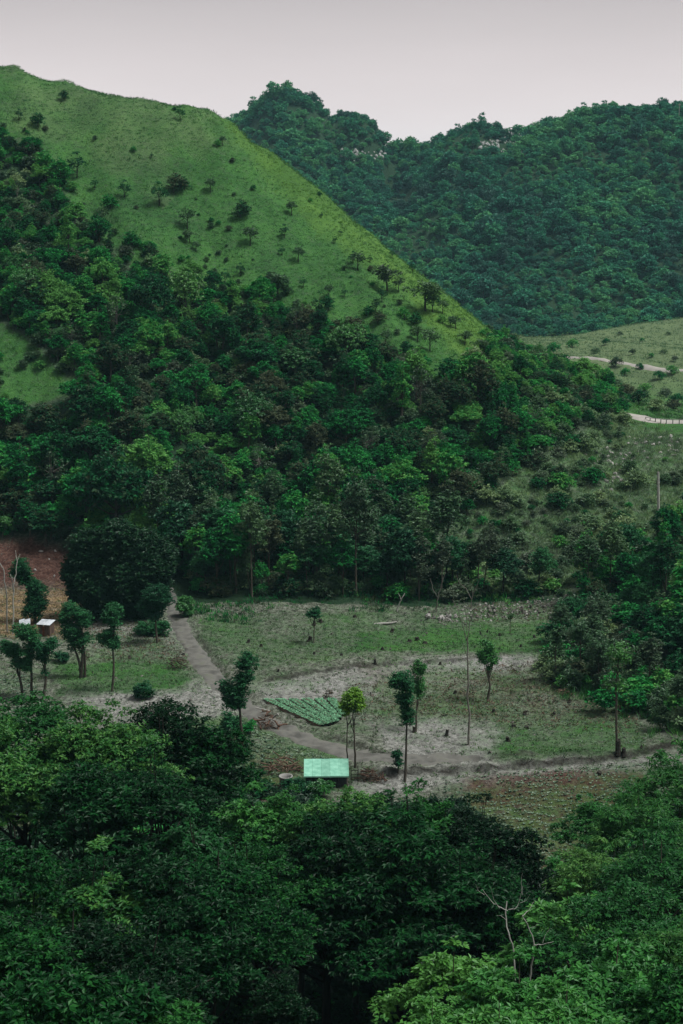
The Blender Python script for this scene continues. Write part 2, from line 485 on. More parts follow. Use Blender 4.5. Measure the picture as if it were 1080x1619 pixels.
M['grass_lit_yellow'] = leaf_mat('lit_yellow_grass_blade', [(0, (.055, .150, .030)), (.5, (.085, .215, .036)), (1, (.15, .29, .05))], 16, .35, .03, .5)  # yellower flank blades with the sunlit brightness put into their colour
M['straw'] = leaf_mat('straw_stalk', [(0, (.10, .08, .04)), (.5, (.20, .15, .07)), (1, (.32, .24, .12))], 5, .3, .03, .8)
M['dry'] = leaf_mat('dry_leaf_litter', [(0, (.06, .036, .025)), (.5, (.12, .075, .05)), (1, (.20, .145, .10))], 4, .2, .02, .8)

# ------------------------------------------------------------------ mesh building
def make_mesh(name, V, F, mat=None, tint=None, smooth=False):
    V = np.asarray(V, np.float32); F = np.asarray(F, np.int32)
    me = bpy.data.meshes.new(name)
    k = F.shape[1]
    me.vertices.add(len(V)); me.vertices.foreach_set('co', V.ravel())
    me.loops.add(F.size); me.loops.foreach_set('vertex_index', F.ravel())
    me.polygons.add(len(F)); me.polygons.foreach_set('loop_start', np.arange(0, F.size, k, dtype=np.int32))
    try: me.polygons.foreach_set('loop_total', np.full(len(F), k, np.int32))
    except Exception: pass
    if tint is not None:
        a = me.attributes.new('tint', 'FLOAT', 'FACE'); a.data.foreach_set('value', np.asarray(tint, np.float32))
    me.polygons.foreach_set('use_smooth', np.full(len(F), bool(smooth)))
    if mat is not None: me.materials.append(M[mat] if isinstance(mat, str) else mat)
    me.update(calc_edges=True); me.validate()
    return me


class MB:
    """collects triangles / quads (as triangles) for one mesh"""
    def __init__(self): self.V, self.F, self.n = [], [], 0
    def add(self, V, F):
        V = np.asarray(V, float); F = np.asarray(F, int)
        if F.shape[1] == 4: F = np.concatenate([F[:, [0, 1, 2]], F[:, [0, 2, 3]]])
        self.V.append(V); self.F.append(F + self.n); self.n += len(V)
    def box(self, c, s, rz=0.0, tilt=None):
        c = np.array(c, float); h = np.array(s, float) / 2
        v = np.array([(i, j, k) for i in (-1, 1) for j in (-1, 1) for k in (-1, 1)]) * h
        if tilt is not None: v = v @ tilt.T
        if rz: v = v @ np.array(((math.cos(rz), math.sin(rz), 0), (-math.sin(rz), math.cos(rz), 0), (0, 0, 1)))
        self.add(v + c, [(0, 1, 3, 2), (4, 6, 7, 5), (0, 4, 5, 1), (2, 3, 7, 6), (0, 2, 6, 4), (1, 5, 7, 3)])
    def hexa(self, v8):
        """8 corners: 4 bottom ring, 4 top ring"""
        self.add(v8, [(3, 2, 1, 0), (4, 5, 6, 7), (0, 1, 5, 4), (1, 2, 6, 5), (2, 3, 7, 6), (3, 0, 4, 7)])
    def tube(self, pts, rad, k=6):
        pts = np.asarray(pts, float); rad = np.broadcast_to(np.asarray(rad, float), (len(pts),))
        T = np.gradient(pts, axis=0); T /= np.linalg.norm(T, axis=1, keepdims=True) + 1e-9
        ref = np.array((1.0, 0.13, 0.07)) if abs(T[0][0]) < 0.8 else np.array((0.1, 1.0, 0.05))
        A = np.cross(T, ref); A /= np.linalg.norm(A, axis=1, keepdims=True) + 1e-9
        B = np.cross(T, A)
        th = np.arange(k) / k * 2 * math.pi
        ring = pts[:, None] + rad[:, None, None] * (np.cos(th)[None, :, None] * A[:, None] + np.sin(th)[None, :, None] * B[:, None])
        n = len(pts); V = ring.reshape(-1, 3)
        F = [(i * k + j, i * k + (j + 1) % k, (i + 1) * k + (j + 1) % k, (i + 1) * k + j) for i in range(n - 1) for j in range(k)]
        self.add(V, F)
        m = self.n
        for base, c in ((0, pts[0]), ((n - 1) * k, pts[-1])):
            ctr = len(V) - 0
            idx = [(base + j, base + (j + 1) % k) for j in range(k)]
            vv = np.vstack([V[base:base + k], c[None]])
            self.add(vv, [(j, (j + 1) % k, k) for j in range(k)])
    def build(self, name, mat, smooth=False, tint=None):
        return make_mesh(name, np.concatenate(self.V), np.concatenate(self.F), mat, tint, smooth)


def leaves(cen, dirs, nrm, length, width, fold=0.25):
    """one folded blade of two triangles at each centre"""
    n = len(cen)
    d = dirs / (np.linalg.norm(dirs, axis=1, keepdims=True) + 1e-9)
    s = np.cross(nrm, d); s /= np.linalg.norm(s, axis=1, keepdims=True) + 1e-9
    u = np.cross(d, s)
    L = np.broadcast_to(length, (n,))[:, None]; Wd = np.broadcast_to(width, (n,))[:, None]
    base = cen; tip = cen + d * L
    mid = cen + d * L * 0.45 + u * Wd * fold
    V = np.stack([base, mid + s * Wd * .5, tip, mid - s * Wd * .5], 1).reshape(-1, 3)
    i = np.arange(n)[:, None] * 4
    F = np.concatenate([i + np.array([[0, 1, 2]]), i + np.array([[0, 2, 3]])], 1).reshape(-1, 3)
    return V, F


def unit(n, r):
    v = r.normal(size=(n, 3)); return v / np.linalg.norm(v, axis=1, keepdims=True)


def lobed_crown(r, lobes, n_ros, per, length, width, droop=0.35, shell=(0.72, 1.08), up=0.35):
    """lobes: (x, y, z, rx, rz); leaf rosettes on the shell of every lobe"""
    lobes = np.asarray(lobes, float)
    area = lobes[:, 3] ** 2
    pick = r.choice(len(lobes), size=n_ros, p=area / area.sum())
    lb = lobes[pick]
    d = unit(n_ros, r); d[:, 2] = d[:, 2] + up; d /= np.linalg.norm(d, axis=1, keepdims=True)
    k = r.uniform(shell[0], shell[1], n_ros)[:, None]
    lump = 1 + 0.22 * np.sin(d[:, :1] * 7 + pick[:, None]) * np.cos(d[:, 1:2] * 6 + pick[:, None] * 1.7)
    ros = lb[:, :3] + d * k * lump * np.stack([lb[:, 3], lb[:, 3], lb[:, 4]], 1)
    rt = r.uniform(0, 1, n_ros)
    cen = np.repeat(ros, per, 0); od = np.repeat(d, per, 0)
    n = len(cen)
    a = r.uniform(0, 2 * math.pi, n)
    rad = np.stack([np.cos(a), np.sin(a), r.normal(0, .35, n)], 1)
    dirs = rad + od * 0.6; dirs[:, 2] -= droop
    nrm = od * 0.6 + np.array((0, 0, 0.8)) + r.normal(0, .35, (n, 3))
    sz = r.uniform(.7, 1.25, n)
    V, F = leaves(cen + rad * np.asarray(length) * 0.1, dirs, nrm, length * sz, width * sz)
    t = np.clip(0.6 * np.repeat(rt, per) + 0.4 * r.uniform(0, 1, n), 0, 1)
    return V, F, np.repeat(t, 2)


def crown_lobes(r, R, H, z0, n, lr, flat=0.75):
    """lobe centres over an uneven domed crown of radius R and height H standing on z0"""
    out = []
    for i in range(n):
        a = i * 2.399 + r.uniform(-.4, .4)
        q = math.sqrt((i + .5) / n)
        x, y = R * q * math.cos(a) * r.uniform(.75, 1.08), R * q * math.sin(a) * r.uniform(.75, 1.08)
        z = z0 + H * (max(0, 1 - q ** 2.0) ** 0.6) * r.uniform(.7, 1.05) + H * .12 * r.uniform(-1, 1)
        s = lr * r.uniform(.5, 1.55)
        if r.uniform() < .88: out.append((x, y, z, s, s * flat))
    for i in range(max(2, n // 5)):          # sprays that break the outline
        a, q = r.uniform(0, 6.28), r.uniform(.95, 1.25); s = lr * r.uniform(.3, .5)
        out.append((R * q * math.cos(a), R * q * math.sin(a), z0 + H * r.uniform(.0, .7), s, s * flat))
    for i in range(max(1, n // 8)):
        a, q = r.uniform(0, 6.28), r.uniform(0, .5); s = lr * r.uniform(.3, .55)
        out.append((R * q * math.cos(a), R * q * math.sin(a), z0 + H * r.uniform(1.1, 1.4), s, s * flat * 1.3))
    for i in range(n // 3):
        a, q = r.uniform(0, 6.28), r.uniform(.3, .95)
        s = lr * r.uniform(.6, 1.1)
        out.append((R * q * math.cos(a), R * q * math.sin(a), z0 + H * r.uniform(-.12, .4), s, s * flat))
    return out


def trunk_limbs(r, mb, top, h0, rad, lobes, nl, k=7, lean=(0, 0)):
    h = top
    n = 6
    t = np.linspace(0, 1, n)
    w = r.normal(0, .035 * h, (n, 2)); w[0] = 0
    w = np.cumsum(w, 0) * .4
    path = np.stack([w[:, 0] + lean[0] * t, w[:, 1] + lean[1] * t, -0.4 + (h + 0.4) * t], 1)
    mb.tube(path, rad * np.array([1.35, 1.0, .88, .74, .58, .35]), k)
    lobes = np.asarray(lobes)
    for i in r.choice(len(lobes), size=min(nl, len(lobes)), replace=False):
        e = lobes[i, :3]
        s = np.array([np.interp(f, t, path[:, j]) for f in [r.uniform(h0, .92)] for j in range(3)])
        m = s * .5 + e * .5 + np.array((0, 0, -abs(e[2] - s[2]) * .15)) + r.normal(0, .08, 3)
        mb.tube([s, m, e], [rad * .38, rad * .25, rad * .1], 4)


def tree_proto(name, seed, R, H, trunk_h, n_lobes, lr, n_ros, per, ll, lw, leaf='leaf_mid', bark='bark', rad=.18, limbs=10, flat=.75, droop=.35, up=.6):
    r = np.random.default_rng(seed)
    lobes = crown_lobes(r, R, H, trunk_h, n_lobes, lr, flat)
    V, F, t = lobed_crown(r, lobes, n_ros, per, ll, lw, droop, shell=(.62, 1.2), up=up)
    crown = make_mesh(name + '_crown', V, F, leaf, t)
    mb = MB(); trunk_limbs(r, mb, trunk_h + H * .45, .45, rad, lobes, limbs)
    trunk = mb.build(name + '_trunk', bark, True)
    top = V[:, 2].max()
    return dict(trunk=trunk, crown=crown, top=float(top), R=R)


def link(name, data, parent=None, loc=(0, 0, 0), rot=(0, 0, 0), sc=(1, 1, 1), label=None, cat=None, group=None, kind=None):
    o = bpy.data.objects.new(name, data)
    COL.objects.link(o)
    o.location = loc; o.rotation_euler = rot; o.scale = sc
    if parent is not None: o.parent = parent
    if label: o['label'] = label
    if cat: o['category'] = cat
    if group: o['group'] = group
    if kind: o['kind'] = kind
    return o


def place_tree(proto, name, loc, rz, sc, label, cat='tree', group=None):
    e = link(name, None, None, loc, (0, 0, rz), sc, label, cat, group)
    e.empty_display_size = 0.5
    link('trunk', proto['trunk'], e)
    link('crown', proto['crown'], e)
    return e

# ------------------------------------------------------------------ zones (where things grow), as polygons seen in the photograph, resolved to ground points
FOREST = [(-600, 150), (0, 215), (50, 240), (95, 300), (130, 372), (200, 420), (280, 446), (360, 470), (430, 492), (500, 525), (570, 545),
          (625, 592), (690, 606), (735, 640), (765, 640), (760, 570), (800, 548), (860, 555), (930, 602), (985, 645),
          (930, 672), (860, 712), (790, 765), (715, 820), (670, 875), (680, 925), (800, 932), (900, 935), (910, 950), (820, 950), (760, 952), (640, 962), (560, 958), (480, 968), (400, 980), (330, 988), (296, 975), (284, 945),
          (262, 935), (250, 955), (135, 950), (128, 870), (60, 856), (-600, 850)]
GRASS_PATCH = [(-400, 470), (0, 505), (55, 545), (105, 590), (112, 622), (60, 640), (-400, 640)]
GRASS_PATCH2 = [(-400, 470), (0, 505), (55, 545), (115, 590), (130, 640), (90, 672), (-400, 680)]
UNDER = [(-300, 1200), (150, 1195), (330, 1230), (380, 1300), (560, 1310), (720, 1300), (760, 1370), (840, 1450), (900, 1430), (960, 1350), (1080, 1300), (1300, 1300), (1300, 1700), (-300, 1700)]
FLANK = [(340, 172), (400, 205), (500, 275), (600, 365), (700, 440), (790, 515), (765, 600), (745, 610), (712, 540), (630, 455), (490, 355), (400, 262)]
BANKEDGE = [(860, 965), (955, 960), (990, 1010), (1020, 1060), (1200, 1120), (1200, 1220), (1040, 1200), (920, 1120), (850, 1080)]
SHRUB = [(1000, 655), (1010, 672), (1090, 690), (1400, 690), (1400, 850), (1080, 850), (990, 880), (930, 920), (905, 945), (800, 935), (680, 925), (670, 875), (715, 820), (790, 765), (860, 712), (930, 672), (985, 645)]
RFOREST = [(1400, 830), (1080, 850), (990, 880), (930, 920), (905, 955), (930, 965), (905, 1000), (868, 1030), (872, 1075), (930, 1100), (1000, 1118), (1060, 1160), (1400, 1200)]
RED = [(-600, 850), (60, 852), (128, 868), (135, 925), (60, 932), (-600, 935)]
STRAW = [(-600, 930), (135, 920), (150, 965), (100, 1010), (-600, 1010)]

# ------------------------------------------------------------------ ground sheet
def axis(*segs):
    out = []
    for a, b, s in segs:
        n = max(1, int(round((b - a) / s))); out += list(np.linspace(a, b, n, endpoint=False))
    out.append(segs[-1][1]); return np.array(out)
gx = axis((-2600, -1200, 350), (-1200, -300, 60), (-300, -110, 9), (-110, -44, 1.6), (-44, 46, .3), (46, 110, 1.6), (110, 300, 9), (300, 1200, 60), (1200, 2600, 350))
gy = axis((-1200, -300, 300), (-300, -20, 20), (-20, 92, 2.5), (92, 196, .3), (196, 350, 1.1), (350, 600, 3), (600, 950, 4.5), (950, 1500, 40), (1500, 4000, 500))
GX, GY = np.meshgrid(gx, gy)
GZ = height(GX, GY)
nx, ny = len(gx), len(gy)
V = np.stack([GX.ravel(), GY.ravel(), GZ.ravel()], 1)
ii = (np.arange(ny - 1)[:, None] * nx + np.arange(nx - 1)[None]).ravel()
F = np.stack([ii, ii + 1, ii + nx + 1, ii + nx], 1)


def ground_zones(x, y, z, k=0):
    px, py = pix(x, y, z)
    sc_, am = ((2.2, 1.0), (4.5, 1.6), (1.0, .8), (9.0, 2.2))[k]
    jx = px + (fbm(x, y, sc_, 31 + k * 7) - .5) * 60 * am; jy = py + (fbm(x, y, sc_, 32 + k * 7) - .5) * 26 * am
    near = y < 232
    field = (y > 88) & (y < 215)
    grass = np.zeros(len(x)); grey = np.zeros(len(x)); red = np.zeros(len(x)); floor = np.zeros(len(x))
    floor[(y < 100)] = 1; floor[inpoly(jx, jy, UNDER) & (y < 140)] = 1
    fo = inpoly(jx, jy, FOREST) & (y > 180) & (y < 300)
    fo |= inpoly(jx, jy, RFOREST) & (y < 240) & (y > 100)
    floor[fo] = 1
    sl = inpoly(jx, jy, SHRUB) & (y > 180) & (y < 245)
    grey[sl] = .35; grass[sl] = .62
    gp = inpoly(jx, jy, GRASS_PATCH) & (y > 200) & (y < 300)
    floor[gp] = 0; grass[gp] = 1
    hill = (y >= 205) & (floor < .5) & ~sl & (y < 640)
    grass[hill] = 1
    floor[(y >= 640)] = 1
    red[inpoly(jx, jy, RED) & (y > 170) & (y < 215)] = 1
    floor[red > 0] = 0; grass[red > 0] = 0
    # field
    ff = field & (floor < .5) & (red < .5) & ~sl
    n1 = fbm(x, y, 6, 41); n2 = fbm(x, y, 2, 42)
    g = np.zeros(len(x))
    for poly, v in (([(310, 975), (900, 955), (870, 1035), (600, 1030), (400, 1060), (320, 1020)], .42),
                    ([(560, 1000), (870, 985), (870, 1028), (720, 1032), (560, 1030)], .85),
                    ([(80, 1045), (290, 1050), (300, 1085), (90, 1100)], .8),
                    ([(560, 1085), (830, 1050), (1010, 1110), (1020, 1160), (800, 1150), (560, 1130)], .3),
                    ([(780, 1150), (1000, 1140), (1040, 1190), (790, 1205)], .6),
                    ([(150, 1000), (270, 1000), (280, 1050), (120, 1050)], .2),
                    ([(280, 1130), (400, 1135), (560, 1185), (480, 1260), (280, 1260)], .45),
                    ([(700, 1222), (1080, 1200), (1080, 1400), (700, 1400)], .3)):
        g = np.where(inpoly(jx, jy, poly), v, g)
    g = np.clip(g + (n1 - .5) * .9, 0, 1)
    w = np.zeros(len(x))
    for poly, v in (([(395, 1085), (560, 1055), (840, 1030), (840, 1052), (600, 1100), (540, 1108), (420, 1108)], 1.),
                    ([(580, 1150), (700, 1125), (800, 1155), (780, 1205), (640, 1205)], .85),
                    ([(110, 1092), (360, 1080), (400, 1135), (150, 1150)], .8),
                    ([(560, 1216), (1080, 1190), (1080, 1215), (700, 1245), (560, 1262)], .75),
                    ([(150, 985), (300, 985), (300, 1040), (150, 1030)], .35)):
        w = np.where(inpoly(jx, jy, poly), np.maximum(w, v), w)
    rr = np.zeros(len(x))
    for poly, v in (([(740, 1225), (1020, 1215), (1000, 1400), (740, 1400)], .85),
                    ([(380, 1195), (480, 1190), (480, 1225), (380, 1225)], .6),
                    ([(380, 1232), (450, 1232), (450, 1300), (380, 1300)], .9),
                    ([(560, 1050), (1000, 1080), (1000, 1140), (600, 1130)], .2),
                    ([(-600, 925), (140, 915), (150, 1005), (-600, 1010)], .45)):
        rr = np.where(inpoly(jx, jy, poly), np.maximum(rr, v), rr)
    grass[ff] = g[ff]; grey[ff] = np.clip(w + (n2 - .5) * .5, 0, 1)[ff] * (w > 0)[ff]; red[ff] = np.clip(rr + (n2 - .5) * .8, 0, 1)[ff] * (rr > 0)[ff]
    return grass, grey, red, floor

_acc = 0
for _k in range(4):
    _acc = _acc + np.array(ground_zones(V[:, 0], V[:, 1], V[:, 2], _k))
gr, gg, rd, fl = _acc / 4
px_all, py_all = pix(V[:, 0], V[:, 1], V[:, 2])

m, n, l = nodes('ground_cover')
at = n.new('ShaderNodeAttribute'); at.attribute_name = 'zone'
sx = n.new('ShaderNodeSeparateColor'); l.new(at.outputs['Color'], sx.inputs[0])
fa = n.new('ShaderNodeAttribute'); fa.attribute_name = 'wood_floor'
geo = n.new('ShaderNodeNewGeometry')
def gnoise(scale, detail=5, rough=.6):
    z = n.new('ShaderNodeTexNoise'); z.inputs['Scale'].default_value = scale; z.inputs['Detail'].default_value = detail
    z.inputs['Roughness'].default_value = rough
    l.new(geo.outputs['Position'], z.inputs['Vector']); return z.outputs['Fac']
n_f, n_m, n_l = gnoise(2.6, 8, .75), gnoise(.22, 6, .7), gnoise(.05, 4)
n_p = gnoise(.8, 5, .65)
soil = ramp(n, [(.36, (.028, .034, .025)), (.48, (.108, .125, .092)), (.62, (.27, .295, .245))]); l.new(n_f, soil.inputs[0])
greyc = ramp(n, [(.36, (.090, .092, .085)), (.47, (.235, .240, .225)), (.64, (.44, .445, .42))]); l.new(n_f, greyc.inputs[0])
redc = ramp(n, [(.34, (.040, .020, .016)), (.5, (.085, .043, .034)), (.66, (.18, .105, .080))]); l.new(n_f, redc.inputs[0])
gmix = math_node(n, l, 'ADD', math_node(n, l, 'MULTIPLY', n_f, .35), math_node(n, l, 'ADD', math_node(n, l, 'MULTIPLY', n_m, .35), math_node(n, l, 'MULTIPLY', n_l, .35)))
grassc = ramp(n, [(.38, (.018, .062, .020)), (.5, (.040, .130, .032)), (.6, (.064, .185, .042)), (.72, (.110, .205, .062))]); l.new(gmix, grassc.inputs[0])
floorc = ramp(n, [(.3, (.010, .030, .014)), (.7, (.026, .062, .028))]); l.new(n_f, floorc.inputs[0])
c = mixc(n, l, sx.outputs[1], soil.outputs[0], greyc.outputs[0])
c = mixc(n, l, sx.outputs[2], c, redc.outputs[0])
gfac = math_node(n, l, 'ADD', sx.outputs[0], math_node(n, l, 'MULTIPLY', math_node(n, l, 'SUBTRACT', math_node(n, l, 'ADD', math_node(n, l, 'MULTIPLY', n_f, .6), math_node(n, l, 'MULTIPLY', n_p, .5)), .55), 3.0), True)
gfac = math_node(n, l, 'MULTIPLY', gfac, math_node(n, l, 'GREATER_THAN', sx.outputs[0], .02))
c = mixc(n, l, gfac, c, grassc.outputs[0])
oc = n.new('ShaderNodeAttribute'); oc.attribute_name = 'ochre'
ochc = ramp(n, [(.36, (.090, .062, .034)), (.5, (.25, .18, .10)), (.64, (.44, .34, .20))]); l.new(n_f, ochc.inputs[0])
c = mixc(n, l, oc.outputs['Fac'], c, ochc.outputs[0])
dm = n.new('ShaderNodeAttribute'); dm.attribute_name = 'bank_shade'
c = mixc(n, l, dm.outputs['Fac'], c, (.028, .026, .022))  # shade line of ditch and bank faces painted into the soil colour
# drier, greyer grass on the far plain, worn dry crest on the hill
pa = n.new('ShaderNodeAttribute'); pa.attribute_name = 'dry'
dryc = ramp(n, [(.35, (.085, .125, .065)), (.6, (.160, .200, .105)), (.75, (.23, .23, .15))]); l.new(gmix, dryc.inputs[0])
c = mixc(n, l, pa.outputs['Fac'], c, dryc.outputs[0])
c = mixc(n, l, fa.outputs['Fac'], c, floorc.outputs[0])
lu = n.new('ShaderNodeAttribute'); lu.attribute_name = 'lit_yellow'  # hill flank: yellower grass, plus its sunlit brightness painted into the colour
lit_yellow_c = ramp(n, [(.38, (.034, .092, .024)), (.5, (.066, .165, .032)), (.62, (.105, .22, .042)), (.74, (.16, .25, .065))]); l.new(gmix, lit_yellow_c.inputs[0])
c = mixc(n, l, lu.outputs['Fac'], c, lit_yellow_c.outputs[0])
pb = n.new('ShaderNodeBsdfPrincipled'); pb.inputs['Roughness'].default_value = .95; pb.inputs['Specular IOR Level'].default_value = .15
l.new(c, pb.inputs['Base Color'])
bmp = n.new('ShaderNodeBump'); bmp.inputs['Strength'].default_value = 1.0; bmp.inputs['Distance'].default_value = .4
l.new(n_f, bmp.inputs['Height']); l.new(bmp.outputs[0], pb.inputs['Normal'])
o = n.new('ShaderNodeOutputMaterial'); l.new(pb.outputs[0], o.inputs['Surface'])
M['ground'] = m

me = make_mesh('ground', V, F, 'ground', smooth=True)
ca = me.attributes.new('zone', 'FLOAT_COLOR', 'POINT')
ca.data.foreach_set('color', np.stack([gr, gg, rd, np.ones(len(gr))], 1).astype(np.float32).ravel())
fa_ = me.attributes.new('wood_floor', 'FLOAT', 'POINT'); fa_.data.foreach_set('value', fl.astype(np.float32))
bank_shade = np.zeros(len(V))
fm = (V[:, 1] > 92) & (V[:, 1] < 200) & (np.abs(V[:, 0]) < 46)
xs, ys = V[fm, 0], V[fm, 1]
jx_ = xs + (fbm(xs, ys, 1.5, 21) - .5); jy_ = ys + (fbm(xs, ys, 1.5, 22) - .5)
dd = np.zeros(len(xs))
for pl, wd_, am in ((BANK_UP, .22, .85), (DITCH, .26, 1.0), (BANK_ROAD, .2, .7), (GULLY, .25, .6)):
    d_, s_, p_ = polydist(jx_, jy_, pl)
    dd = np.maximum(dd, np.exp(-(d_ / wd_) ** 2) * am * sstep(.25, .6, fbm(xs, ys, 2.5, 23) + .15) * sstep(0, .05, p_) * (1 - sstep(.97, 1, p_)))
bank_shade[fm] = dd
och = np.zeros(len(V))
for k in range(4):
    am = (40, 70, 30, 100)[k]; sc_ = (2, 5, 1, 8)[k]
    och += .25 * (inpoly(px_all + (fbm(V[:, 0], V[:, 1], sc_, 171 + k) - .5) * am, py_all + (fbm(V[:, 0], V[:, 1], sc_, 181 + k) - .5) * am * .4, [(-600, 940), (120, 934), (140, 955), (110, 985), (60, 1005), (-600, 1010)]) & (V[:, 1] > 160) & (V[:, 1] < 215))
och *= .45 + .55 * (np.sin((V[:, 1] + .15 * V[:, 0]) * 2 * math.pi / 2.6 + 2 * fbm(V[:, 0], V[:, 1], 3, 191)) > -.2)
oca = me.attributes.new('ochre', 'FLOAT', 'POINT'); oca.data.foreach_set('value', och.astype(np.float32))
daa = me.attributes.new('bank_shade', 'FLOAT', 'POINT'); daa.data.foreach_set('value', bank_shade.astype(np.float32))
dry = sstep(300, 420, V[:, 1]) * (1 - sstep(600, 640, V[:, 1])) * .75
crest = inpoly(px_all, py_all, [(0, 60), (350, 160), (420, 230), (330, 250), (260, 330), (150, 260), (0, 200)]) & (V[:, 1] > 250) & (V[:, 1] < 360)
dry = np.maximum(dry, np.where(crest, .35 * sstep(.3, .7, fbm(V[:, 0], V[:, 1], 9, 51)), 0))
def lit_yellow_at(x, y, z):
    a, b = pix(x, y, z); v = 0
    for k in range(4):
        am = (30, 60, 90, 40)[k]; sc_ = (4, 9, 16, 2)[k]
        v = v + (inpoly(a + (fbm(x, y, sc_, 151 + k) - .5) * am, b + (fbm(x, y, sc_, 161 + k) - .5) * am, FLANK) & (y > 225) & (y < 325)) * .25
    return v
lsh = me.attributes.new('lit_yellow', 'FLOAT', 'POINT'); lsh.data.foreach_set('value', (lit_yellow_at(V[:, 0], V[:, 1], V[:, 2]) * (fl < .3)).astype(np.float32))
da = me.attributes.new('dry', 'FLOAT', 'POINT'); da.data.foreach_set('value', dry.astype(np.float32))
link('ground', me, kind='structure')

# ------------------------------------------------------------------ tracks and roads
def ribbon(name, pts, widths, mat, lift=.03, across=7, step=.5, jag=.0, seed=1):
    pts = np.array(pts); seg = np.r_[0, np.cumsum(np.hypot(*np.diff(pts, axis=0).T))]
    s = np.arange(0, seg[-1], step)
    # smooth the path
    X, Y = np.interp(s, seg, pts[:, 0]), np.interp(s, seg, pts[:, 1])
    k = max(3, int(3.0 / step)) | 1
    ker = np.ones(k) / k
    X = np.convolve(np.pad(X, k // 2, 'edge'), ker, 'valid'); Y = np.convolve(np.pad(Y, k // 2, 'edge'), ker, 'valid')
    wd = np.interp(s, seg, widths)
    tx, ty = np.gradient(X), np.gradient(Y); ll = np.hypot(tx, ty) + 1e-9
    nxn, nyn = -ty / ll, tx / ll
    u = np.linspace(-.5, .5, across)
    jl = (fbm(s, s * 0, 1.2, seed) - .5) * jag; jr = (fbm(s, s * 0 + 9, 1.2, seed + 5) - .5) * jag
    off = u[None] * wd[:, None] + np.where(u[None] < 0, jl[:, None], jr[:, None]) * np.abs(u[None]) * 2
    VX, VY = X[:, None] + nxn[:, None] * off, Y[:, None] + nyn[:, None] * off
    VZ = height(VX, VY) + lift
    VZ[:, 0] -= .1 + lift; VZ[:, -1] -= .1 + lift
    V = np.stack([VX, VY, VZ], -1).reshape(-1, 3)
    i = (np.arange(len(s) - 1)[:, None] * across + np.arange(across - 1)[None]).ravel()
    return make_mesh(name, V, np.stack([i, i + 1, i + across + 1, i + across], 1), mat, smooth=True)

link('dirt_track', ribbon('dirt_track', TRACK, TRACK_W, 'track', .10, 9, .4, 1.2), kind='structure')
far_track = [tuple(hit(*p)[:2]) for p in ((930, 566), (960, 571), (990, 575), (1020, 580), (1050, 586), (1080, 586))]
far_track = [(far_track[0][0] - 14, far_track[0][1] + 12)] + far_track + [(far_track[-1][0] + 30, far_track[-1][1] + 5)]
link('gravel_road', ribbon('gravel_road', far_track, [3, 3, 3, 3, 3, 2.6, 2.6, 2.6], 'pale_road', .3, 5, 2, .8), kind='structure')

# ------------------------------------------------------------------ scattering
def scatter(name, pts, scale, idx, meshes, label, cat, kind='stuff', tilt=0.0, seed=1, zs=None):
    """one object whose geometry nodes set a plant at every point of its mesh"""
    r = np.random.default_rng(seed)
    pts = np.asarray(pts, np.float32); N = len(pts)
    me = bpy.data.meshes.new(name)
    me.vertices.add(N); me.vertices.foreach_set('co', pts.ravel())
    a = me.attributes.new('pscale', 'FLOAT_VECTOR', 'POINT')
    sc = np.repeat(np.asarray(scale, np.float32)[:, None], 3, 1)
    if zs is not None: sc[:, 2] *= zs
    a.data.foreach_set('vector', sc.astype(np.float32).ravel())
    rot = np.stack([r.normal(0, tilt, N) if tilt else np.zeros(N), r.normal(0, tilt, N) if tilt else np.zeros(N), r.uniform(0, 6.283, N)], 1)
    a = me.attributes.new('prot', 'FLOAT_VECTOR', 'POINT'); a.data.foreach_set('vector', rot.astype(np.float32).ravel())
    a = me.attributes.new('pidx', 'INT', 'POINT'); a.data.foreach_set('value', np.asarray(idx, np.int32))
    o = link(name, me, label=label, cat=cat, kind=kind)
    ng = bpy.data.node_groups.new(name + '_scatter', 'GeometryNodeTree')
    ng.interface.new_socket('Geometry', in_out='INPUT', socket_type='NodeSocketGeometry')
    ng.interface.new_socket('Geometry', in_out='OUTPUT', socket_type='NodeSocketGeometry')
    n, l = ng.nodes, ng.links
    gi, go = n.new('NodeGroupInput'), n.new('NodeGroupOutput')
    jn = n.new('GeometryNodeJoinGeometry')
    for k, ms in reversed(list(enumerate(meshes))):
        src = bpy.data.objects.new(ms.name + '_source', ms)
        oi = n.new('GeometryNodeObjectInfo'); oi.inputs['Object'].default_value = src; oi.inputs['As Instance'].default_value = True
        l.new(oi.outputs['Geometry'], jn.inputs[0])
    ip = n.new('GeometryNodeInstanceOnPoints'); ip.inputs['Pick Instance'].default_value = True
    def attr(nm, t):
        q = n.new('GeometryNodeInputNamedAttribute'); q.data_type = t; q.inputs['Name'].default_value = nm
        return [x for x in q.outputs if x.enabled and x.name == 'Attribute'][0]
    l.new(gi.outputs[0], ip.inputs['Points']); l.new(jn.outputs[0], ip.inputs['Instance'])
    l.new(attr('pidx', 'INT'), ip.inputs['Instance Index'])
    l.new(attr('prot', 'FLOAT_VECTOR'), ip.inputs['Rotation']); l.new(attr('pscale', 'FLOAT_VECTOR'), ip.inputs['Scale'])
    l.new(ip.outputs[0], go.inputs[0])
    md = o.modifiers.new('scatter', 'NODES'); md.node_group = ng
    return o


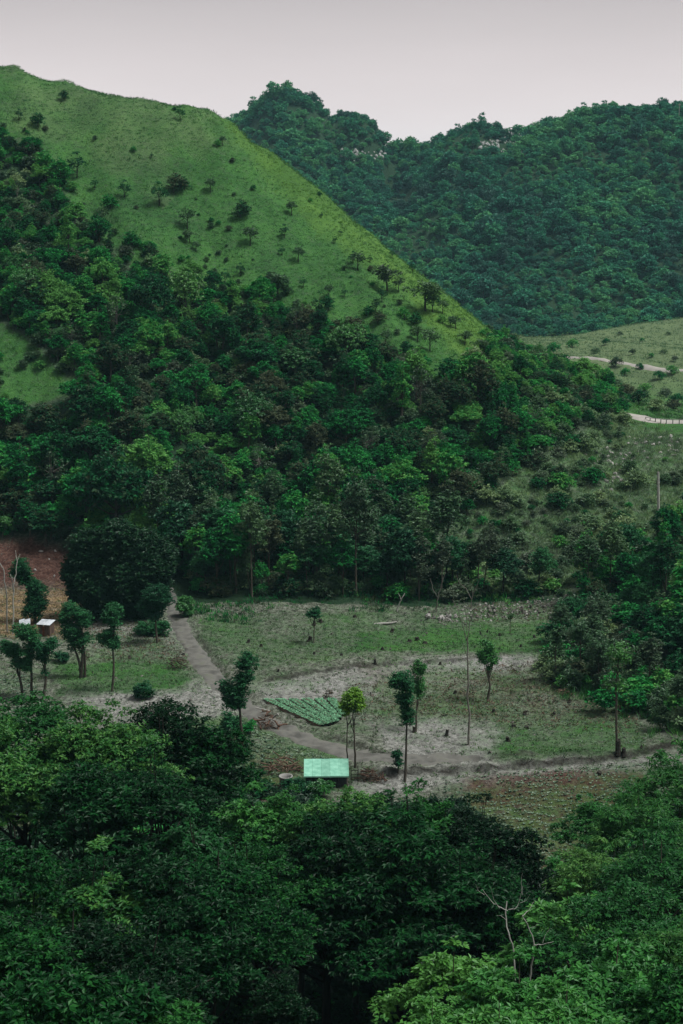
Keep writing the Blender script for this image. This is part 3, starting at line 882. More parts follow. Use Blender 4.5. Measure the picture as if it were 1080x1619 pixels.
def whole(name, proto):
    """trunk and crown of a prototype as one mesh with two materials, for distant mass planting"""
    ms = []
    out = bpy.data.meshes.new(name)
    Vs, Fs, mi, ti, n0 = [], [], [], [], 0
    for k, key in enumerate(('trunk', 'crown')):
        me = proto[key]
        v = np.empty(len(me.vertices) * 3, np.float32); me.vertices.foreach_get('co', v)
        f = np.empty(len(me.loops), np.int32); me.loops.foreach_get('vertex_index', f)
        Vs.append(v.reshape(-1, 3)); Fs.append(f.reshape(-1, 3) + n0); n0 += len(me.vertices)
        mi.append(np.full(len(Fs[-1]), k, np.int32))
        if 'tint' in me.attributes:
            t = np.empty(len(Fs[-1]), np.float32); me.attributes['tint'].data.foreach_get('value', t)
        else: t = np.full(len(Fs[-1]), .5, np.float32)
        ti.append(t)
    me = make_mesh(name, np.concatenate(Vs), np.concatenate(Fs), None, np.concatenate(ti))
    me.materials.append(proto['trunk'].materials[0]); me.materials.append(proto['crown'].materials[0])
    me.polygons.foreach_set('material_index', np.concatenate(mi))
    return me


def tuft(name, seed, n, h, spread, w, mat, lean=.5):
    r = np.random.default_rng(seed)
    c = np.stack([r.normal(0, spread, n), r.normal(0, spread, n), np.full(n, -.03)], 1)
    d = np.stack([r.normal(0, lean, n), r.normal(0, lean, n), np.ones(n)], 1)
    nr = unit(n, r); nr[:, 2] *= .2
    V, F = leaves(c, d, nr, h * r.uniform(.55, 1.15, n), w, .1)
    return make_mesh(name, V, F, mat, np.repeat(r.uniform(0, 1, n), 2))


def jgrid(x0, x1, y0, y1, s, seed):
    r = np.random.default_rng(seed)
    X, Y = np.meshgrid(np.arange(x0, x1, s), np.arange(y0, y1, s))
    X = X.ravel() + r.uniform(-.48, .48, X.size) * s; Y = Y.ravel() + r.uniform(-.48, .48, Y.size) * s
    Z = height(X, Y)
    return X, Y, Z, r

# ------------------------------------------------------------------ tree prototypes
FT = [tree_proto('forest_a', 101, 2.1, 2.2, 2.6, 15, .85, 420, 7, .40, .21),
      tree_proto('forest_b', 102, 1.7, 2.9, 3.0, 14, .75, 400, 7, .38, .20),
      tree_proto('forest_c', 103, 2.6, 2.0, 3.2, 20, .85, 520, 7, .42, .22, flat=.6),
      tree_proto('forest_d', 104, 2.0, 1.7, 2.0, 12, .95, 420, 7, .40, .24),
      tree_proto('forest_e', 105, 2.3, 2.6, 2.2, 22, .65, 460, 8, .34, .16, droop=.7),
      tree_proto('forest_f', 106, 1.4, 2.2, 2.4, 10, .70, 300, 7, .36, .20),
      tree_proto('forest_g', 107, 2.9, 2.4, 3.0, 26, .80, 620, 7, .42, .22, flat=.55),
      tree_proto('forest_h', 108, 2.0, 2.6, 2.8, 14, .50, 130, 6, .34, .16, leaf='leaf_olive', bark='bark_grey', limbs=16, rad=.13),
      tree_proto('forest_i', 109, 1.0, 3.8, 2.6, 14, .55, 320, 7, .34, .17),
      tree_proto('forest_j', 110, 3.3, 1.1, 1.4, 24, .75, 560, 7, .36, .2, flat=.7),
      tree_proto('forest_k', 119, 1.8, 2.0, 2.4, 7, 1.15, 420, 9, .30, .12, leaf='leaf_lime', droop=.9)]
TALL = [tree_proto('tall_a', 111, 1.6, 2.3, 4.2, 11, .70, 320, 7, .36, .18, bark='bark', rad=.11),
        tree_proto('tall_b', 112, 1.3, 2.8, 4.6, 10, .62, 300, 7, .34, .17, leaf='leaf_olive', bark='bark', rad=.10),
        tree_proto('tall_c', 113, 2.0, 2.0, 3.8, 14, .72, 380, 7, .38, .19, leaf='leaf_teal', bark='bark_dark', rad=.12)]
BUSH = [tree_proto('bush_a', 121, .9, .8, .35, 8, .45, 150, 6, .28, .14, rad=.05, limbs=4),
        tree_proto('bush_b', 122, 1.2, .9, .3, 9, .5, 190, 6, .30, .13, leaf='leaf_pale', rad=.05, limbs=4),
        tree_proto('bush_c', 123, .8, 1.1, .4, 8, .40, 140, 6, .26, .12, leaf='leaf_olive', rad=.05, limbs=4),
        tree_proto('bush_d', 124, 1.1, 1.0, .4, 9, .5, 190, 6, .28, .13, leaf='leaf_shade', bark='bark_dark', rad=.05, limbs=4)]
HT = [tree_proto('knoll_a', 131, 1.0, .8, 1.5, 8, .42, 120, 6, .26, .13, leaf='leaf_olive', bark='bark_dark', rad=.09, limbs=8),
      tree_proto('knoll_b', 132, .8, 1.2, 1.1, 8, .36, 120, 6, .24, .12, leaf='leaf_teal', bark='bark_dark', rad=.08, limbs=8),
      tree_proto('knoll_c', 133, 1.4, .8, 1.3, 12, .42, 180, 6, .26, .13, leaf='leaf_olive', bark='bark_dark', rad=.10, limbs=10),
      tree_proto('knoll_d', 134, 1.1, .9, .5, 9, .45, 160, 6, .26, .13, leaf='leaf_mid', bark='bark_dark', rad=.08, limbs=6)]
FARP = [tree_proto('mountain_a', 141, 3.0, 2.6, 3.0, 11, 1.25, 150, 5, .95, .55, leaf='leaf_far', rad=.2, limbs=5),
        tree_proto('mountain_b', 142, 2.3, 3.2, 3.0, 9, 1.1, 130, 5, .9, .5, leaf='leaf_far', rad=.2, limbs=5),
        tree_proto('mountain_c', 143, 3.6, 2.4, 3.4, 14, 1.25, 180, 5, 1.0, .55, leaf='leaf_far', rad=.2, limbs=5),
        tree_proto('mountain_d', 144, 2.0, 1.8, 2.0, 7, 1.1, 100, 5, .9, .5, leaf='leaf_far', rad=.16, limbs=4)]
FG = [tree_proto('canopy_a', 151, 4.2, 4.2, 6.0, 36, 1.0, 3300, 8, .24, .105, leaf='leaf_fore', bark='bark_dark', rad=.24, limbs=26, flat=.55, droop=.5, up=.9),
      tree_proto('canopy_b', 152, 4.2, 3.8, 6.0, 28, 1.2, 3200, 8, .27, .115, leaf='leaf_fore', bark='bark_dark', rad=.24, limbs=26, flat=.42, droop=.6, up=.9),
      tree_proto('canopy_c', 153, 4.2, 5.4, 6.0, 42, .92, 3300, 8, .23, .095, leaf='leaf_fore', bark='bark_dark', rad=.24, limbs=26, flat=.55, droop=.4, up=.8),
      tree_proto('canopy_d', 154, 4.2, 3.2, 6.0, 42, 1.05, 2700, 9, .27, .14, leaf='leaf_fore_bright', bark='bark', rad=.2, limbs=26, flat=.55, droop=.45, up=.8),
      tree_proto('canopy_e', 155, 4.2, 4.4, 6.0, 60, .75, 2900, 8, .27, .085, leaf='leaf_fore_mid', bark='bark', rad=.2, limbs=26, flat=.5, droop=.7, up=.7),
      tree_proto('canopy_f', 156, 4.2, 3.6, 6.0, 38, .95, 3200, 8, .23, .105, leaf='leaf_fore_mid', bark='bark_dark', rad=.22, limbs=26, flat=.55, droop=.45, up=.8),
      tree_proto('canopy_g', 157, 2.1, 2.4, 3.2, 20, .52, 980, 8, .21, .105, leaf='leaf_fore_bright', bark='bark', rad=.12, limbs=18, flat=.6, droop=.5, up=.7),
      tree_proto('canopy_h', 158, 2.4, 2.8, 3.6, 22, .58, 1150, 8, .23, .10, leaf='leaf_fore', bark='bark_dark', rad=.14, limbs=18, flat=.55, droop=.5, up=.8),
      tree_proto('canopy_i', 159, 2.4, 2.4, 3.6, 20, .60, 1100, 8, .22, .10, leaf='leaf_fore_mid', bark='bark_dark', rad=.14, limbs=18, flat=.5, droop=.6, up=.8)]


def tree_to(proto, name, base, rz, s, ztop, label, cat='tree', group=None):
    """crown at uniform scale s with its top at ztop; the trunk stretches between ground and crown"""
    e = link(name, None, None, base, (0, 0, rz), (1, 1, 1), label, cat, group)
    e.empty_display_size = .5
    dz = (ztop - base[2]) - proto['top'] * s
    zs = max(.25, (proto['top'] * s + dz) / proto['top'])
    link('trunk', proto['trunk'], e, sc=(s, s, zs))
    link('crown', proto['crown'], e, loc=(0, 0, dz), sc=(s, s, s))
    return e

# ------------------------------------------------------------------ forest on the lower hill and on the wooded bank
X, Y, Z, r = jgrid(-110, 112, 98, 300, 2.25, 61)
px, py = pix(X, Y, Z)
jx = px + r.normal(0, 8, len(X)); jy = py + r.normal(0, 6, len(X))
inF = inpoly(jx, jy, FOREST) & (Y > 182) & (Y < 300) & ~(inpoly(px, py, GRASS_PATCH2))
upper = inF & (py < 470) & (px < 330)
inF &= ~(upper & (r.uniform(0, 1, len(X)) < np.clip((470 - py) / 420, 0, .55)))
inR = inpoly(jx, jy, RFOREST) & (Y > 100) & (Y < 240) & ~inpoly(px, py, BANKEDGE)
BIGT = P(190, 975, 178)
inF &= np.hypot(X - BIGT[0], Y - 180) > 4.0
keepout = ((px > 255) & (px < 300) & (py > 920) & (py < 1005))
keepout |= (px > 1012) & (px < 1066) & (py < 905) & (Y < 225)
sel = (inF | inR) & ~keepout
edge = sel & (py > 845) & inF & (px > 250)
sel &= r.uniform(0, 1, len(X)) < np.where(edge, .95, .82)
X, Y, Z, px, py, edge, inRs = X[sel], Y[sel], Z[sel], px[sel], py[sel], edge[sel], inR[sel]
N = len(X)
kind = r.choice(len(FT), N, p=[.12, .11, .10, .11, .12, .11, .08, .06, .08, .07, .04])
big = fbm(X, Y, 14, 71)
sc = (r.uniform(.55, 1.0, N) + (big - .5) * .9) * np.where(py < 420, .7, 1.0)
sc = np.clip(sc * .9, .38, 1.35)
sc *= np.where((px > 800) & (py < 790), .62, 1.0) * np.where((px > 725) & (px < 850) & (py < 600), .5, 1.0)
sc *= r.choice([.7, .85, 1.0, 1.0, 1.15, 1.4], N)
tk = r.integers(0, len(TALL), N)
show = (px > -15) & (px < 1095)
rank = sc / Y * 200 + r.uniform(0, .35, N)
rank[~show] = -1
order = np.argsort(-rank)
ind = order[:250]; rest = order[250:]
for i in ind:
    if edge[i] or (inRs[i] and r.uniform() < .4):
        pr = TALL[tk[i]]
        lab = 'slim tall tree with bare trunk in the dark wood edge behind the field' if not inRs[i] else 'slim leafy tree in the wood on the bank beside the stubble plot'
        grp = 'slim trees along the field edge' if not inRs[i] else 'slim trees on the wooded bank'
        s = float(np.clip(sc[i] * 1.15, .75, 1.35))
    else:
        pr = FT[kind[i]]; s = float(sc[i])
        look = ['round crowned', 'tall domed', 'flat topped', 'low bushy', 'drooping', 'small slim', 'broad flat crowned', 'sparse grey limbed', 'narrow upright', 'low wide spreading', 'pale drooping clumped'][kind[i]]
        where = 'on the wooded bank beside the field' if inRs[i] else ('in the dark wood at the foot of the slope' if py[i] > 840 else ('high in the forest just under the grassy hill' if py[i] < 560 else 'in the middle of the forested slope'))
        lab = look + ' forest tree ' + where
        grp = look + ' trees ' + where
    place_tree(pr, 'forest_tree', (X[i], Y[i], Z[i] - .1), float(r.uniform(0, 6.28)), (s, s, s * float(r.uniform(.8, 1.35))), lab, 'tree', grp)
FTW = [whole(f'forest_whole_{k}', p) for k, p in enumerate(FT)] + [whole(f'tall_whole_{k}', p) for k, p in enumerate(TALL)]
idx = np.where(edge | (inRs & (r.uniform(0, 1, N) < .3)), len(FT) + tk, kind)
scatter('forest', np.stack([X, Y, Z - .1], 1)[rest], sc[rest], idx[rest], FTW, 'dense green broadleaf forest covering the lower slope of the grassy hill', 'forest', seed=3, tilt=.09, zs=r.uniform(.75, 1.4, len(rest)))
# undergrowth beneath and at the forest fringe
BW = [whole(f'bush_whole_{k}', p) for k, p in enumerate(BUSH)]
X, Y, Z, r = jgrid(-80, 90, 98, 300, 1.5, 62)
px, py = pix(X, Y, Z)
jx = px + r.normal(0, 14, len(X)); jy = py + r.normal(0, 10, len(X))
s_ = (inpoly(jx, jy, FOREST) & (Y > 182) & (Y < 300)) | (inpoly(jx, jy, RFOREST) & (Y > 100) & (Y < 240))
s_ &= ~((px > 250) & (px < 305) & (py > 915) & (py < 1010)) & ~(inpoly(px, py, RED)) & ~inpoly(px, py, GRASS_PATCH2) & (r.uniform(0, 1, len(X)) < .75)
scatter('undergrowth', np.stack([X, Y, Z - .05], 1)[s_], r.uniform(.6, 1.4, s_.sum()), r.choice([0, 0, 0, 1, 2, 2], s_.sum()), BW, 'low leafy undergrowth between the forest trunks', 'undergrowth', seed=4)

# ------------------------------------------------------------------ shrubs on the cutting below the road
X, Y, Z, r = jgrid(14, 100, 180, 262, 1.35, 63)
px, py = pix(X, Y, Z)
s_ = inpoly(px + r.normal(0, 10, len(X)), py + r.normal(0, 8, len(X)), SHRUB) & (Y < 243) & (r.uniform(0, 1, len(X)) < .22 + .75 * sstep(.42, .56, fbm(X, Y, 4.5, 81))) & ~((Y > 226) & (px > 985))
X, Y, Z, px = X[s_], Y[s_], Z[s_], px[s_]
show = (px > 0) & (px < 1085)
sc = r.uniform(.3, 1.0, len(X)) * r.choice([.7, 1, 1, 1.5], len(X))
order = np.argsort(-(sc * show))
bk = r.choice([1, 1, 1, 2, 2, 0], len(X))
for i in order[:60]:
    b = int(bk[i])
    place_tree(BUSH[b], 'slope_shrub', (X[i], Y[i], Z[i] - .05), float(r.uniform(0, 6)), (sc[i],) * 3,
               ['deep green rounded shrub on the cutting below the pale road', 'pale green rounded shrub on the cutting below the pale road', 'olive brown shrub on the cutting below the pale road'][b], 'shrub',
               ['deep green shrubs below the road', 'pale green shrubs below the road', 'olive shrubs below the road'][b])
X2, Y2, Z2, r2 = jgrid(10, 50, 110, 190, 1.5, 163)
px2, py2 = pix(X2, Y2, Z2)
e2 = inpoly(px2, py2, BANKEDGE) & inpoly(px2 + r2.normal(0, 8, len(X2)), py2 + r2.normal(0, 5, len(X2)), RFOREST) & (px2 < 1090) & (r2.uniform(0, 1, len(X2)) < .62)
for x_, y_, z_ in zip(X2[e2], Y2[e2], Z2[e2]):
    b = int(r2.choice([0, 1, 2, 2, 2, 4])); s_ = float(r2.uniform(.6, 1.3))
    if b == 4:
        place_tree(TALL[1], 'bank_sapling', (x_, y_, z_ - .05), float(r2.uniform(0, 6)), (s_ * .62, s_ * .62, s_ * .55), 'thin olive sapling on the bank edge beside the stubble plot', 'sapling', 'saplings on the bank edge')
    else:
        place_tree(BUSH[b], 'bank_shrub', (x_, y_, z_ - .05), float(r2.uniform(0, 6)), (s_, s_, s_ * 1.25),
                   ['deep green shrub on the bank edge beside the stubble plot', 'pale green shrub on the bank edge beside the stubble plot', 'olive shrub on the bank edge beside the stubble plot'][b], 'shrub',
                   ['deep green bank shrubs', 'pale bank shrubs', 'olive bank shrubs'][b])
k = order[60:]
scatter('scrub', np.stack([X, Y, Z - .05], 1)[k], sc[k] * .8, bk[k], BW, 'low pale scrub covering the cutting below the pale road', 'scrub', seed=5)

# ------------------------------------------------------------------ trees dotted over the grassy hill
KN = [(285, 190, 22, 1), (352, 230, 16, 0), (345, 232, 12, 3), (122, 282, 42, 1), (103, 158, 16, 3), (275, 305, 32, 3), (333, 304, 24, 0), (252, 325, 38, 1),
      (197, 312, 28, 1), (380, 344, 28, 3), (396, 388, 32, 0), (461, 340, 24, 0), (450, 376, 22, 1), (472, 414, 26, 0), (446, 404, 16, 1), (356, 448, 24, 1),
      (296, 362, 34, 0), (292, 300, 22, 3), (300, 384, 22, 2), (310, 398, 18, 0), (566, 428, 32, 0), (558, 418, 22, 1), (612, 460, 44, 2), (630, 462, 26, 0), (673, 492, 50, 2),
      (684, 494, 34, 1), (700, 496, 24, 0), (604, 476, 24, 1), (594, 494, 22, 1), (597, 512, 22, 3), (640, 506, 22, 3), (655, 512, 20, 3), (680, 556, 38, 0), (660, 540, 26, 2),
      (620, 408, 14, 1), (652, 432, 20, 1), (790, 520, 18, 0), (700, 512, 16, 3), (720, 520, 22, 2), (566, 520, 22, 3), (440, 470, 40, 2), (520, 490, 24, 3), (432, 455, 26, 3), (545, 470, 16, 1), (520, 470, 22, 0),
      (480, 455, 18, 1), (60, 200, 22, 3), (30, 190, 18, 1), (75, 270, 32, 3), (160, 360, 34, 0), (175, 330, 24, 3), (210, 390, 26, 3), (150, 300, 20, 1), (45, 255, 30, 2), (20, 240, 24, 3),
      (240, 410, 26, 3), (380, 435, 20, 1), (735, 545, 24, 2), (760, 560, 26, 2), (505, 310, 8, 3), (490, 320, 8, 3), (538, 372, 10, 1), (530, 385, 12, 1), (585, 415, 12, 1), (508, 345, 10, 1), (210, 240, 10, 3), (400, 300, 9, 3), (240, 250, 9, 1),
      (420, 520, 26, 2), (640, 560, 22, 3), (610, 545, 26, 0), (580, 500, 18, 3)]
r = np.random.default_rng(88)
HLAB = ['dark open crowned tree dotted on the grassy hill', 'narrow upright tree dotted on the grassy hill', 'spreading flat crowned tree on the grassy hill spur', 'low rounded bush tree on the grassy hill']
HGRP = ['open crowned hill trees', 'narrow hill trees', 'spreading hill trees', 'rounded hill bushes']
for bx, by, hp, k in KN:
    b = hit(bx, by, 200)
    s = hp * b[1] / FPX / HT[k]['top'] * 1.0
    place_tree(HT[k], 'hillside_tree', (b[0], b[1], b[2] - .05), float(r.uniform(0, 6.28)), (s * .95, s * .95, s), HLAB[k], 'tree', HGRP[k])

# ------------------------------------------------------------------ the low plain: bushes
PB = [(830, 560, 18), (875, 560, 18), (958, 545, 10), (974, 580, 16), (940, 560, 12), (988, 594, 12), (1048, 560, 10), (1062, 592, 14), (1012, 584, 10), (1042, 600, 14), (1066, 570, 8), (1020, 620, 14), (1050, 628, 16), (905, 550, 14), (1000, 560, 8),
      (1070, 640, 18), (970, 618, 22), (1010, 640, 24), (1040, 648, 20), (990, 632, 24), (1064, 650, 18), (950, 600, 18), (1030, 565, 7), (980, 530, 7), (1056, 530, 7), (1015, 540, 6)]
for bx, by, hp in PB:
    b = hit(bx, by, 243)
    k = int(r.integers(0, 2)); s = hp * b[1] / FPX / BUSH[k]['top'] * 1.15
    place_tree(BUSH[k], 'plain_bush', (b[0], b[1], b[2] - .05), float(r.uniform(0, 6)), (s, s, s), 'lone green bush on the pale grass plain beyond the road', 'bush', 'bushes on the far plain')

# ------------------------------------------------------------------ forest on the far mountain
BARE = [[(590, 330), (660, 296), (662, 312), (612, 346)], [(536, 236), (612, 240), (610, 256), (540, 254)], [(755, 224), (832, 218), (832, 248), (800, 246), (755, 236)]]
X, Y, Z, r = jgrid(-250, 280, 615, 950, 3.1, 64)
px, py = pix(X, Y, Z)
s_ = r.uniform(0, 1, len(X)) < .93
for b, dn in zip(BARE, (.95, .86, .86)): s_ &= ~(inpoly(px, py, b) & (r.uniform(0, 1, len(X)) < dn))
s_ &= (px > -250) & (px < 1350)
X, Y, Z = X[s_], Y[s_], Z[s_]
sc = np.clip(r.uniform(.35, .9, len(X)) + (fbm(X, Y, 30, 91) - .5) * 1.0, .28, 1.3) * r.choice([.6, .75, .8, .85, 1.0, 1.25], len(X))
FW = [whole(f'mountain_whole_{k}', p) for k, p in enumerate(FARP)]
scatter('mountain_forest', np.stack([X, Y, Z - .3], 1), sc, r.integers(0, 4, len(X)), FW, 'dense blue green forest covering the far mountain', 'forest', seed=6, tilt=.08, zs=r.uniform(.7, 1.4, len(X)))

# ------------------------------------------------------------------ foreground canopy on the viewpoint slope
FGT = [(-70, 1105, 78, 4.6, 5), (35, 1098, 82, 4.3, 5), (150, 1112, 80, 3.8, 5), (262, 1098, 84, 4.0, 0), (335, 1150, 83, 2.6, 2),
       (135, 1212, 71, 2.7, 1), (225, 1190, 74, 3.6, 0), (325, 1268, 70, 2.8, 5), (400, 1240, 76, 2.4, 3),
       (15, 1338, 58, 2.2, 0), (120, 1335, 60, 2.7, 5), (225, 1340, 61, 3.6, 1), (330, 1345, 63, 3.4, 0),
       (470, 1248, 76, 3.2, 5), (560, 1252, 75, 3.4, 5), (655, 1236, 77, 4.2, 2), (735, 1262, 78, 3.3, 0), (800, 1310, 76, 2.6, 1),
       (400, 1310, 68, 3.2, 2), (520, 1290, 71, 4.2, 1), (640, 1285, 71, 4.6, 1), (740, 1330, 71, 3.4, 0),
       (-20, 1430, 50, 3.0, 1), (90, 1440, 51, 3.2, 0), (210, 1450, 53, 3.2, 2), (310, 1425, 60, 2.6, 1), (60, 1545, 43, 2.6, 2), (180, 1555, 44, 2.6, 0), (265, 1590, 44, 2.0, 1),
       (380, 1690, 42, 3.0, 0), (540, 1720, 42, 3.2, 1), (640, 1700, 40, 2.2, 2),  # unseen trees below the view, added to block light into the hollow
       (1085, 1170, 88, 4.2, 4), (1010, 1235, 84, 3.2, 4), (930, 1255, 92, 1.7, 3), (950, 1320, 76, 3.3, 4), (1060, 1300, 72, 4.0, 4), (885, 1350, 80, 2.0, 3),
       (900, 1400, 66, 2.8, 4), (1000, 1400, 62, 3.4, 5), (1095, 1430, 56, 3.0, 4), (820, 1420, 72, 2.4, 1),
       (985, 1478, 49, 2.4, 3), (1075, 1540, 44, 2.2, 0), (715, 1490, 47, 2.1, 3), (825, 1505, 45, 2.0, 3), (905, 1535, 42, 2.0, 3), (690, 1570, 41, 1.5, 3), (790, 1560, 40, 1.8, 3), (880, 1590, 38, 1.7, 3),
       (440, 1548, 52, 1.2, 1)]
r = np.random.default_rng(55)
FLAB = ['tall dark leafy tree', 'broad dark tree with drooping leaves', 'dark tree with high domed crown', 'bright green round leaved tree', 'feathery mid green tree', 'mid green leafy tree']
def fzone(bx, ty):
    if bx > 640 and ty > 1470: return 'around the foot of the bare white tree'
    if bx > 860: return 'beside the red brown seedling plot'
    if ty > 1650: return 'unseen below the view and added to shade the hollow'
    if bx < 380 and ty < 1180: return 'along the canopy edge below the pruned trees'
    if bx < 380 and ty < 1320: return 'in the second row below the pruned trees'
    if bx < 380 and ty < 1400: return 'in the third row below the pruned trees'
    if bx < 380: return 'low on the slope deep beneath the pruned trees'
    if ty < 1280: return 'standing just below the mint roofed shed'
    return 'over the dark hollow below the mint roofed shed'
for bx, ty, Yd, R, k in FGT:
    t = P(bx, ty, Yd)
    kk = k if R > 2.9 else {0: 7, 1: 7, 2: 7, 3: 6, 4: 6, 5: 8}[k]
    s = R / FG[kk]['R']
    z0 = hz(t[0], Yd)
    tree_to(FG[kk], 'canopy_tree', (t[0], Yd, z0 - .2), float(r.uniform(0, 6.28)), s, t[2] + .15 * s, FLAB[k] + ' ' + fzone(bx, ty), 'tree', ['tall dark trees', 'broad drooping trees', 'domed dark trees', 'bright green trees', 'feathery trees', 'mid green trees'][k] + ' ' + fzone(bx, ty))
X, Y, Z, r = jgrid(-28, 30, 36, 104, 1.7, 65)
px, py = pix(X, Y, Z)
s_ = ~((Y > 96) & (px > 700) & (px < 880)) & ~((Y > 99) & (px > 360) & (px < 720)) & (r.uniform(0, 1, len(X)) < .8)
scatter('canopy_undergrowth', np.stack([X, Y, Z - .05], 1)[s_], r.uniform(.6, 1.4, s_.sum()) * np.where(Y[s_] > 78, 1.7, 1.0), r.choice([3, 3, 3, 0], s_.sum()), BW, 'shaded undergrowth beneath the dark canopy below the viewpoint', 'undergrowth', seed=8)

X, Y, Z, r = jgrid(-34, 30, 94, 126, 1.2, 165)
px, py = pix(X, Y, Z)
s_ = inpoly(px, py, UNDER) & (r.uniform(0, 1, len(X)) < .9)
scatter('canopy_fringe', np.stack([X, Y, Z - .05], 1)[s_], r.uniform(.8, 1.6, s_.sum()), r.choice([3, 3, 0], s_.sum()), BW, 'dark bushes filling the shade behind the canopy below the viewpoint', 'bushes', seed=21)

# ------------------------------------------------------------------ grass on the hill, on the plain, in the field
TU = [tuft(f'hill_tuft_{k}', 200 + k, 14, .42, .22, .07, 'grass' if k < 4 else 'grass_lit_yellow', .55) for k in range(8)]
X, Y, Z, r = jgrid(-85, 70, 205, 330, .75, 66)
px, py = pix(X, Y, Z)
inF = inpoly(px, py, FOREST) & ~inpoly(px, py, GRASS_PATCH)
s_ = ~inF & ~(inpoly(px, py, SHRUB) & (Y < 243)) & (px > -60) & (px < 1090) & (py < 690) & ~((Y < 252) & (px > 985) & (py > 640)) & (r.uniform(0, 1, len(X)) < .85)
s_ &= ~((Y < 215) & (px < 300))
scatter('hill_grass', np.stack([X, Y, Z], 1)[s_], r.uniform(.5, 1.25, s_.sum()) * (.6 + .8 * fbm(X, Y, 6, 67)[s_]), r.integers(0, 4, s_.sum()) + 4 * (r.uniform(0, 1, s_.sum()) < lit_yellow_at(X[s_], Y[s_], Z[s_])), TU, 'short rough green grass covering the hill', 'grass', tilt=.15, seed=9)
q_ = ~inF & (Y > 215) & (Y < 325) & (px > -40) & (px < 800) & (py < 620)
near_f = np.clip(1.15 - (px + (py - 330) * -1.1) / 420, 0, 1)
q_ &= r.uniform(0, 1, len(X)) < .0006 + .09 * near_f * sstep(.5, .72, fbm(X, Y, 11, 83))
fr_ = ~inF & (inpoly(px, py + 38, FOREST) | inpoly(px, py + 18, FOREST)) & (Y > 215) & (Y < 325) & (px > -40) & (px < 800)
q_ |= fr_ & (r.uniform(0, 1, len(X)) < .075)
scatter('hill_scrub', np.stack([X, Y, Z - .05], 1)[q_], r.uniform(.2, .65, q_.sum()) * np.where(fr_[q_], 1.5, 1), r.choice([0, 0, 2, 2], q_.sum()), BW, 'tiny dark scrub bushes speckled over the grassy hill', 'scrub', seed=19)
TUP = [tuft(f'plain_tuft_{k}', 220 + k, 10, .6, .4, .12, 'grass_far', .6) for k in range(3)]
X, Y, Z, r = jgrid(40, 135, 255, 580, 2.0, 68)
px, py = pix(X, Y, Z)
s_ = (px > 800) & (px < 1110)
s_ &= ~(np.abs(polydist(X, Y, far_track)[0]) < 3)
scatter('plain_grass', np.stack([X, Y, Z], 1)[s_], r.uniform(.5, 1.4, s_.sum()), r.integers(0, 3, s_.sum()), TUP, 'pale rough grass on the plain beyond the road', 'grass', tilt=.15, seed=10)

# ------------------------------------------------------------------ field weeds, crops, litter
WT = [tuft(f'weed_tuft_{k}', 240 + k, 9, .20, .10, .06, 'weed', .8) for k in range(4)]
SD = []
for k in range(3):
    q = np.random.default_rng(260 + k); nn = 8
    a = np.arange(nn) * 2.4 + q.uniform(-.3, .3, nn)
    d = np.stack([np.cos(a), np.sin(a), q.uniform(.3, 1.0, nn)], 1)
    V, F = leaves(np.zeros((nn, 3)), d, np.stack([-np.cos(a) * .5, -np.sin(a) * .5, np.ones(nn)], 1), q.uniform(.12, .22, nn), .11, -.2)
    SD.append(make_mesh(f'seedling_{k}', V, F, 'seedling', np.repeat(q.uniform(0, 1, nn), 2)))


def rock_mesh(name, seed, mat, jag=.3, sub=2, squash=.7):
    import bmesh
    bm = bmesh.new(); bmesh.ops.create_icosphere(bm, subdivisions=sub, radius=.5)
    q = np.random.default_rng(seed)
    cuts = [(unit(1, q)[0], q.uniform(.26, .42)) for _ in range(9)]
    for v in bm.verts:
        p = np.array(v.co)
        for d, t in cuts:
            e = p @ d
            if e > t: p = p - d * (e - t)
        p = p * (1 + q.normal(0, .03 * jag / .3))
        v.co = (p[0], p[1] * q.uniform(.98, 1.02), p[2] * squash)
    me = bpy.data.meshes.new(name); bm.to_mesh(me); bm.free()
    me.materials.append(M[mat]); return me

ROCK = [rock_mesh(f'rock_{k}', 300 + k, 'rock', sub=1) for k in range(4)]
CLOD = [rock_mesh(f'clod_{k}', 310 + k, 'rubble', sub=1) for k in range(3)]
LIT = [tuft(f'litter_{k}', 320 + k, 8, .26, .2, .07, 'dry', 2.2) for k in range(3)]
STW = [tuft(f'straw_{k}', 330 + k, 10, .30, .2, .04, 'straw', 1.2) for k in range(3)]

X, Y, Z, r = jgrid(-42, 40, 96, 206, .42, 70)
px, py = pix(X, Y, Z)
g_, w_, r_, f_ = ground_zones(X, Y, Z, 0)
dT, _, pT = polydist(X, Y, TRACK)
off = dT > np.interp(pT, np.linspace(0, 1, len(TRACK_W)), TRACK_W) * .55
inb = (px > -20) & (px < 1100)
u = r.uniform(0, 1, len(X))
BEDP = [(408, 1106), (470, 1098), (535, 1102), (556, 1142), (505, 1154)]
nobed = ~inpoly(px, py, BEDP)
s_ = inb & off & nobed & (f_ < .5) & (u < .25 + g_ * .75) & (fbm(X, Y, 1.6, 72) > .32) & (r_ < .8)
scatter('field_weeds', np.stack([X, Y, Z], 1)[s_], r.uniform(.5, 1.5, s_.sum()), r.integers(0, 4, s_.sum()), WT, 'low green weeds and grass spread over the field', 'weeds', tilt=.2, seed=11)
u = r.uniform(0, 1, len(X))
s_ = inb & nobed & (f_ < .5) & (off | (u < .15)) & (u < .12 + .35 * fbm(X, Y, 3, 73))
scatter('field_clods', np.stack([X, Y, Z - .02], 1)[s_], r.uniform(.06, .24, s_.sum()) * (1 + (r.uniform(0, 1, s_.sum()) < .04) * 1.2), r.integers(0, 3, s_.sum()), CLOD, 'loose clods and stones lying over the bare field soil', 'clods', tilt=.6, seed=12)
u = r.uniform(0, 1, len(X))
